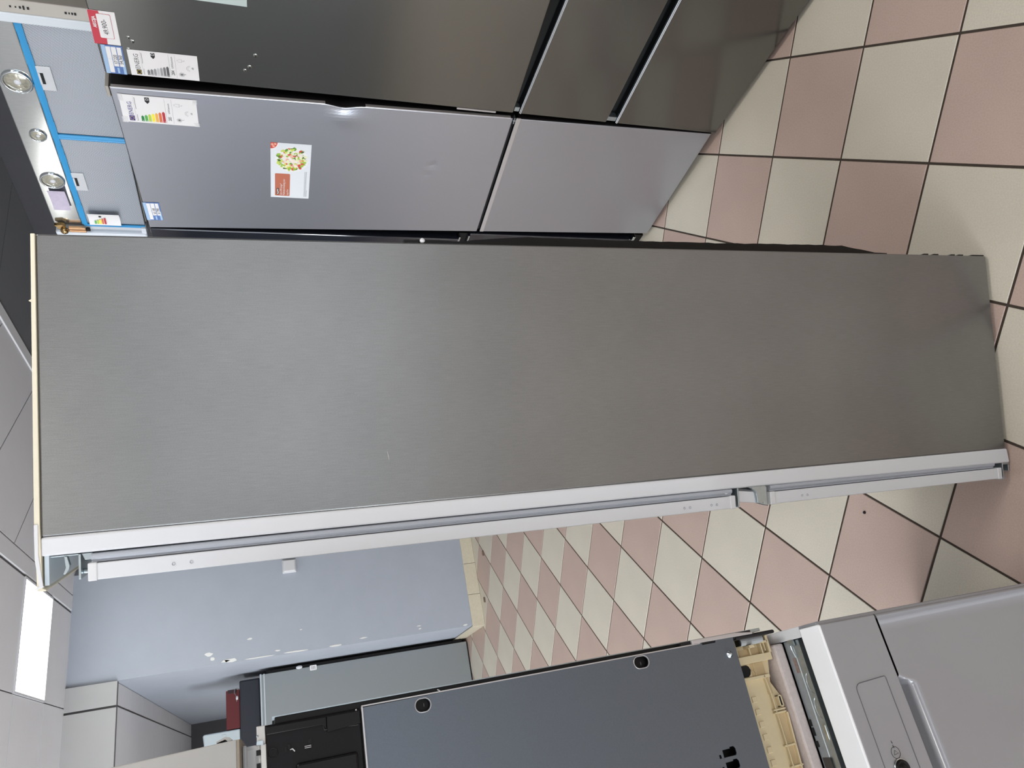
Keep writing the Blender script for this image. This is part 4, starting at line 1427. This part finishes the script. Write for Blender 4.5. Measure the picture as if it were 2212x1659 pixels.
fb_.build('frame_notch', DARKHOLE, bd)
box('side_flange', GALV, bd, bx(0.0575), bx(0.0625), 0.03, 0.55, bz(0.83), bz(1.615))
# beige plastic base
be = MB()
YB = 0.040
be.prism([(bx(-0.545), bz(0.8240)), (bx(-0.1504), bz(0.8280)), (bx(-0.0705), bz(0.8225)), (bx(-0.0431), bz(0.8235)), (bx(-0.0221), bz(0.8340)), (bx(0.0097), bz(0.8250)), (bx(0.0384), bz(0.8205)), (bx(0.0500), bz(0.8290)), (bx(0.0520), bz(0.8900)), (bx(-0.545), bz(0.8980))], 'y', YB, YB + 0.05)
beo = be.build('base', BEIGE, bd, 0.001, label='beige plastic base with ribs and pockets')
rb = MB()
rb.box(bx(0.0110), bx(0.0225), YB - 0.010, YB + 0.002, bz(0.8225), bz(0.8900))      # cross rib below the roller
rb.box(bx(-0.0145), bx(-0.0095), YB - 0.006, YB + 0.002, bz(0.8350), bz(0.8870))
rb.box(bx(0.0225), bx(0.0500), YB - 0.012, YB + 0.002, bz(0.8215), bz(0.8262))
rb.box(bx(0.0385), bx(0.0420), YB - 0.012, YB + 0.002, bz(0.8240), bz(0.8360))
rb.box(bx(0.0340), bx(0.0385), YB - 0.018, YB + 0.002, bz(0.8560), bz(0.8660))
rb.box(bx(0.0225), bx(0.0345), YB - 0.006, YB + 0.002, bz(0.8575), bz(0.8605))
rb.box(bx(0.0225), bx(0.0400), YB - 0.010, YB + 0.002, bz(0.8360), bz(0.8385))
rb.box(bx(0.0260), bx(0.0400), YB - 0.010, YB + 0.002, bz(0.8300), bz(0.8320))
rb.box(bx(-0.0105), bx(0.0110), YB - 0.002, YB + 0.002, bz(0.8570), bz(0.8582))
rb.lathe([(0.0022, 0), (0.0022, 0.003), (0.0012, 0.003), (0.001, 0)], (bx(-0.001), YB, bz(0.8578)), (0, -1, 0), 12)
xk = -0.0640
for k in range(7):
    rb.box(bx(xk - 0.0012), bx(xk + 0.0012), YB - 0.006, YB + 0.002, bz(0.8250), bz(0.8480))
    xk -= (0.0045, 0.0480, 0.0300, 0.08, 0.08, 0.08, 0.08)[k]
rb.prism([(bx(-0.0095), bz(0.8470)), (bx(-0.0400), bz(0.8440)), (bx(-0.0660), bz(0.8440)), (bx(-0.545), bz(0.8480)), (bx(-0.545), bz(0.8460)), (bx(-0.0665), bz(0.8425)), (bx(-0.0400), bz(0.8420)), (bx(-0.0095), bz(0.8450))], 'y', YB - 0.006, YB + 0.002)
rb.prism([(bx(-0.0700), bz(0.8250)), (bx(-0.1504), bz(0.8300)), (bx(-0.545), bz(0.8260)), (bx(-0.545), bz(0.8240)), (bx(-0.1504), bz(0.8278)), (bx(-0.0700), bz(0.8222))], 'y', YB - 0.006, YB + 0.002)
rb.build('base_rib', BEIGE, beo, 0.0006)
box('base_pocket', BEIGED, beo, bx(-0.0400), bx(-0.0150), YB - 0.0006, YB + 0.001, bz(0.8455), bz(0.8355))
box('base_pocket', BEIGED, beo, bx(-0.1130), bx(-0.0690), YB - 0.0006, YB + 0.001, bz(0.8270), bz(0.8420))
box('base_pocket', BEIGED, beo, bx(-0.1430), bx(-0.1160), YB - 0.0006, YB + 0.001, bz(0.8300), bz(0.8420))
box('base_pocket', BEIGED, beo, bx(-0.30), bx(-0.1460), YB - 0.0006, YB + 0.001, bz(0.8300), bz(0.8420))
box('base_pocket', BEIGED, beo, bx(0.0225), bx(0.0335), YB - 0.0006, YB + 0.001, bz(0.8390), bz(0.8780))
box('base_pocket', BEIGED, beo, bx(-0.0090), bx(0.0105), YB - 0.0006, YB + 0.001, bz(0.8380), bz(0.8640))
tbm = MB()
for k in range(7):
    xx = -0.0430 - 0.0185 * k
    tbm.box(bx(xx - 0.0045), bx(xx + 0.0045), YB - 0.0014, YB + 0.002, bz(0.8700), bz(0.8790))
tbm.build('base_tab', BEIGE, beo, 0.0006)
bh_ = MB()
box('base_hole', DARKHOLE, beo, bx(-0.0590), bx(-0.0455), YB - 0.0070, YB + 0.001, bz(0.8290), bz(0.8325))
bh_.prism([(bx(0.0095), bz(0.8885)), (bx(-0.0085), bz(0.8885)), (bx(-0.0085), bz(0.8720)), (bx(-0.0050), bz(0.8675)), (bx(0.0010), bz(0.8650)), (bx(0.0070), bz(0.8672)), (bx(0.0095), bz(0.8710))], 'y', YB - 0.0012, YB + 0.001)
bh_.build('base_hole', DARKHOLE, beo)
lb = MB()
fr_ = ((-0.0610, -0.0590, 0.8270, 0.8345), (-0.0455, -0.0435, 0.8270, 0.8345), (-0.0610, -0.0435, 0.8325, 0.8345), (-0.0610, -0.0435, 0.8270, 0.8290))
for a, b_, c_, d_ in fr_:
    lb.box(bx(a), bx(b_), YB - 0.008, YB + 0.001, bz(c_), bz(d_))
lb.build('base_frame', BEIGE, beo, 0.0005)
gl = MB()
gl.tube([(bx(0.0455), YB - 0.008, bz(0.8318)), (bx(0.0455), YB - 0.008, bz(0.8760))], 0.0068, 14)
gl.box(bx(0.0400), bx(0.0535), YB - 0.006, YB + 0.004, bz(0.8318), bz(0.8760))
gl.build('felt_roll', GREYROLL, bd, 0.001)
MB().box(bx(0.0395), bx(0.0500), YB - 0.012, YB, bz(0.8762), bz(0.8790)).build('felt_stop', BLACKP, bd)
gp = MB()
gp.box(bx(0.0490), bx(0.0545), -0.002, 0.05, bz(0.8260), bz(0.9020))
gp.build('side_plate', FRIDGESIDE, bd, 0.002)
box('base_skirt', BEIGED, bd, bx(-0.545), bx(0.045), YB + 0.052, 0.54, 0.0, bz(0.90))

# ------------------------------------------------------------------ things on top of the stack
wbk = thing('foam_tray', 'flat white tray lying on the built-in dishwasher, under the carton', 'tray', loc=(-0.2, 1.42, 1.634))
box('tray_body', WHITEP2, wbk, -0.30, 0.238, -0.135, 0.15, 0.0, 0.0235, 0.006)
box('tray_rim', WHITEP2, wbk, -0.302, 0.240, -0.138, 0.152, 0.0180, 0.0245, 0.003)
ct = thing('carton', 'plain white cardboard carton standing on the tray above the built-in dishwasher', 'carton', loc=(-0.2, 1.25, 1.6590))
cm = MB()
cm.prism([(-0.30, 0.006), (0.2495, 0.006), (0.2440, 0.175), (0.2380, 0.60), (-0.30, 0.60)], 'y', 0.0, 0.34)
cm.build('box_body', PAPERC, ct, 0.0015)
fp = MB()
fp.prism([(0.2500, 0.012), (0.2545, 0.016), (0.2560, 0.022), (0.2515, 0.034), (0.2495, 0.034), (0.2525, 0.022), (0.2490, 0.018)], 'y', 0.003, 0.09)
fp.build('side_flap', PAPERC, ct)
fq = MB()
fq.prism([(0.0, 0.006), (0.0, 0.0025), (0.02, 0.0), (0.30, 0.001), (0.30, 0.006)], 'x', -0.30, 0.2490)
fq.build('bottom_flap', CARTIN, ct)

# ------------------------------------------------------------------ fridge and boxes at the back left
gf = thing('refrigerator', 'grey fridge turned sideways against the corridor wall at the back', 'fridge', loc=(0.37, 6.22, 0))
box('cabinet', GREYSIDE, gf, -0.30, 0.298, 0.0, 0.55, 0.012, 1.655, 0.003)
box('top_cover', mat('pale_grey_plastic', (184, 192, 196), 0.4), gf, -0.303, 0.302, -0.003, 0.553, 1.655, 1.668, 0.003)
box('top_strip', mat('pale_grey_plastic', (184, 192, 196), 0.4), gf, -0.302, 0.300, -0.004, 0.0, 1.632, 1.642, 0.001)
box('back_coil', BLACKF, gf, 0.2985, 0.322, 0.010, 0.53, 0.05, 1.62)
box('coil_tube', BLACKP, gf, 0.300, 0.318, -0.001, 0.012, 0.05, 1.62)
box('plinth', RUBBER, gf, -0.29, 0.29, 0.01, 0.54, 0.0, 0.014)
tgm = MB()
tgm.prism(rrect(0.268, 0.306, 1.243, 1.295, 0.006), 'y', -0.0016, -0.0004)
tgo = tgm.build('sticker', PAPER, gf, label='small white paper tag')
tq = MB()
for k in range(3):
    tq.poly([(0.275, -0.0018, 1.255 + k * 0.011), (0.299, -0.0018, 1.255 + k * 0.011), (0.299, -0.0018, 1.259 + k * 0.011), (0.275, -0.0018, 1.259 + k * 0.011)])
tq.build('sticker_print', INKG, tgo)
MB().lathe([(0, -0.025), (0.010, -0.02), (0.014, 0), (0.010, 0.02), (0, 0.025)], (0.306, -0.004, 1.375), (0, 0, 1), 10).build('tape_scrap', WHITEP, gf, smooth=True)

kb_ = thing('black_cabinet', 'black box lying on top of the grey fridge at the back', 'box', loc=(0.37, 6.30, 1.668))
box('box_body', BLACKBOX, kb_, -0.29, 0.287, 0.0, 0.42, 0.0, 0.150, 0.010)
box('box_face', BLACKBOX, kb_, -0.28, 0.277, -0.004, 0.0, 0.008, 0.142, 0.004)
rbx = thing('red_box', 'dark red carton on top of the black box at the back', 'carton', loc=(0.46, 6.32, 1.818))
box('box_body', REDBOX, rbx, -0.135, 0.140, 0.0, 0.2, 0.0, 0.098, 0.004)
box('lid', mat('near_black_red', (46, 24, 28), 0.6), rbx, 0.118, 0.1445, -0.003, 0.2, 0.02, 0.085, 0.002)
cbm = thing('power_cable', 'thin white cable with a small plug hanging off the red box', 'cable', loc=(0.57, 6.29, 1.82))
MB().tube([(0.03, 0.0, 0.0), (0.035, -0.004, 0.018), (0.03, -0.004, 0.032), (0.005, -0.002, 0.034), (-0.02, -0.002, 0.022), (-0.06, -0.001, 0.018)], 0.0025, 8).build('cord', INKG, cbm, smooth=True)
MB().lathe([(0, -0.012), (0.006, -0.012), (0.009, 0.0), (0.007, 0.014), (0, 0.016)], (-0.035, -0.006, 0.016), (1, 0, 0), 12).build('plug', WHITEP, cbm, smooth=True)
sb = thing('foil_box', 'shiny silver foil wrapped box standing on the black box', 'box', loc=(0.24, 6.31, 1.818))
smb = MB()
smb.prism([(-0.16, 0.0), (0.080, 0.0), (0.082, 0.255), (0.070, 0.262), (-0.15, 0.235)], 'y', 0.0, 0.20)
smb.build('box_body', FOILBOX, sb, 0.008)
box('foil_fold', FOILBOX, sb, -0.14, 0.06, -0.004, 0.0, 0.10, 0.13, 0.002)

# ------------------------------------------------------------------ crumbs on the floor
tag(MB().lathe([(0, 0.0), (0.0045, 0.0), (0.0040, 0.003), (0, 0.0036)], (0.3417, 1.5923, 0.0002), (0, 0, 1), 9).build('floor_crumb', BLACKP), 'tiny black crumb on a pink tile in front of the tall fridge', 'crumb')
for x, y, lab in ((1.19, 5.325, 'small brown chip on the floor, the farther from the pillar corner'), (0.869, 5.496, 'small brown chip on the floor close to the pillar corner')):
    m = MB()
    m.prism([(x - 0.02, y - 0.006), (x + 0.018, y - 0.01), (x + 0.024, y + 0.004), (x - 0.012, y + 0.009)], 'z', 0.0002, 0.012)
    tag(m.build('floor_chip', mat('brown_chip', (120, 96, 80), 0.8), None, 0.003), lab, 'chip')
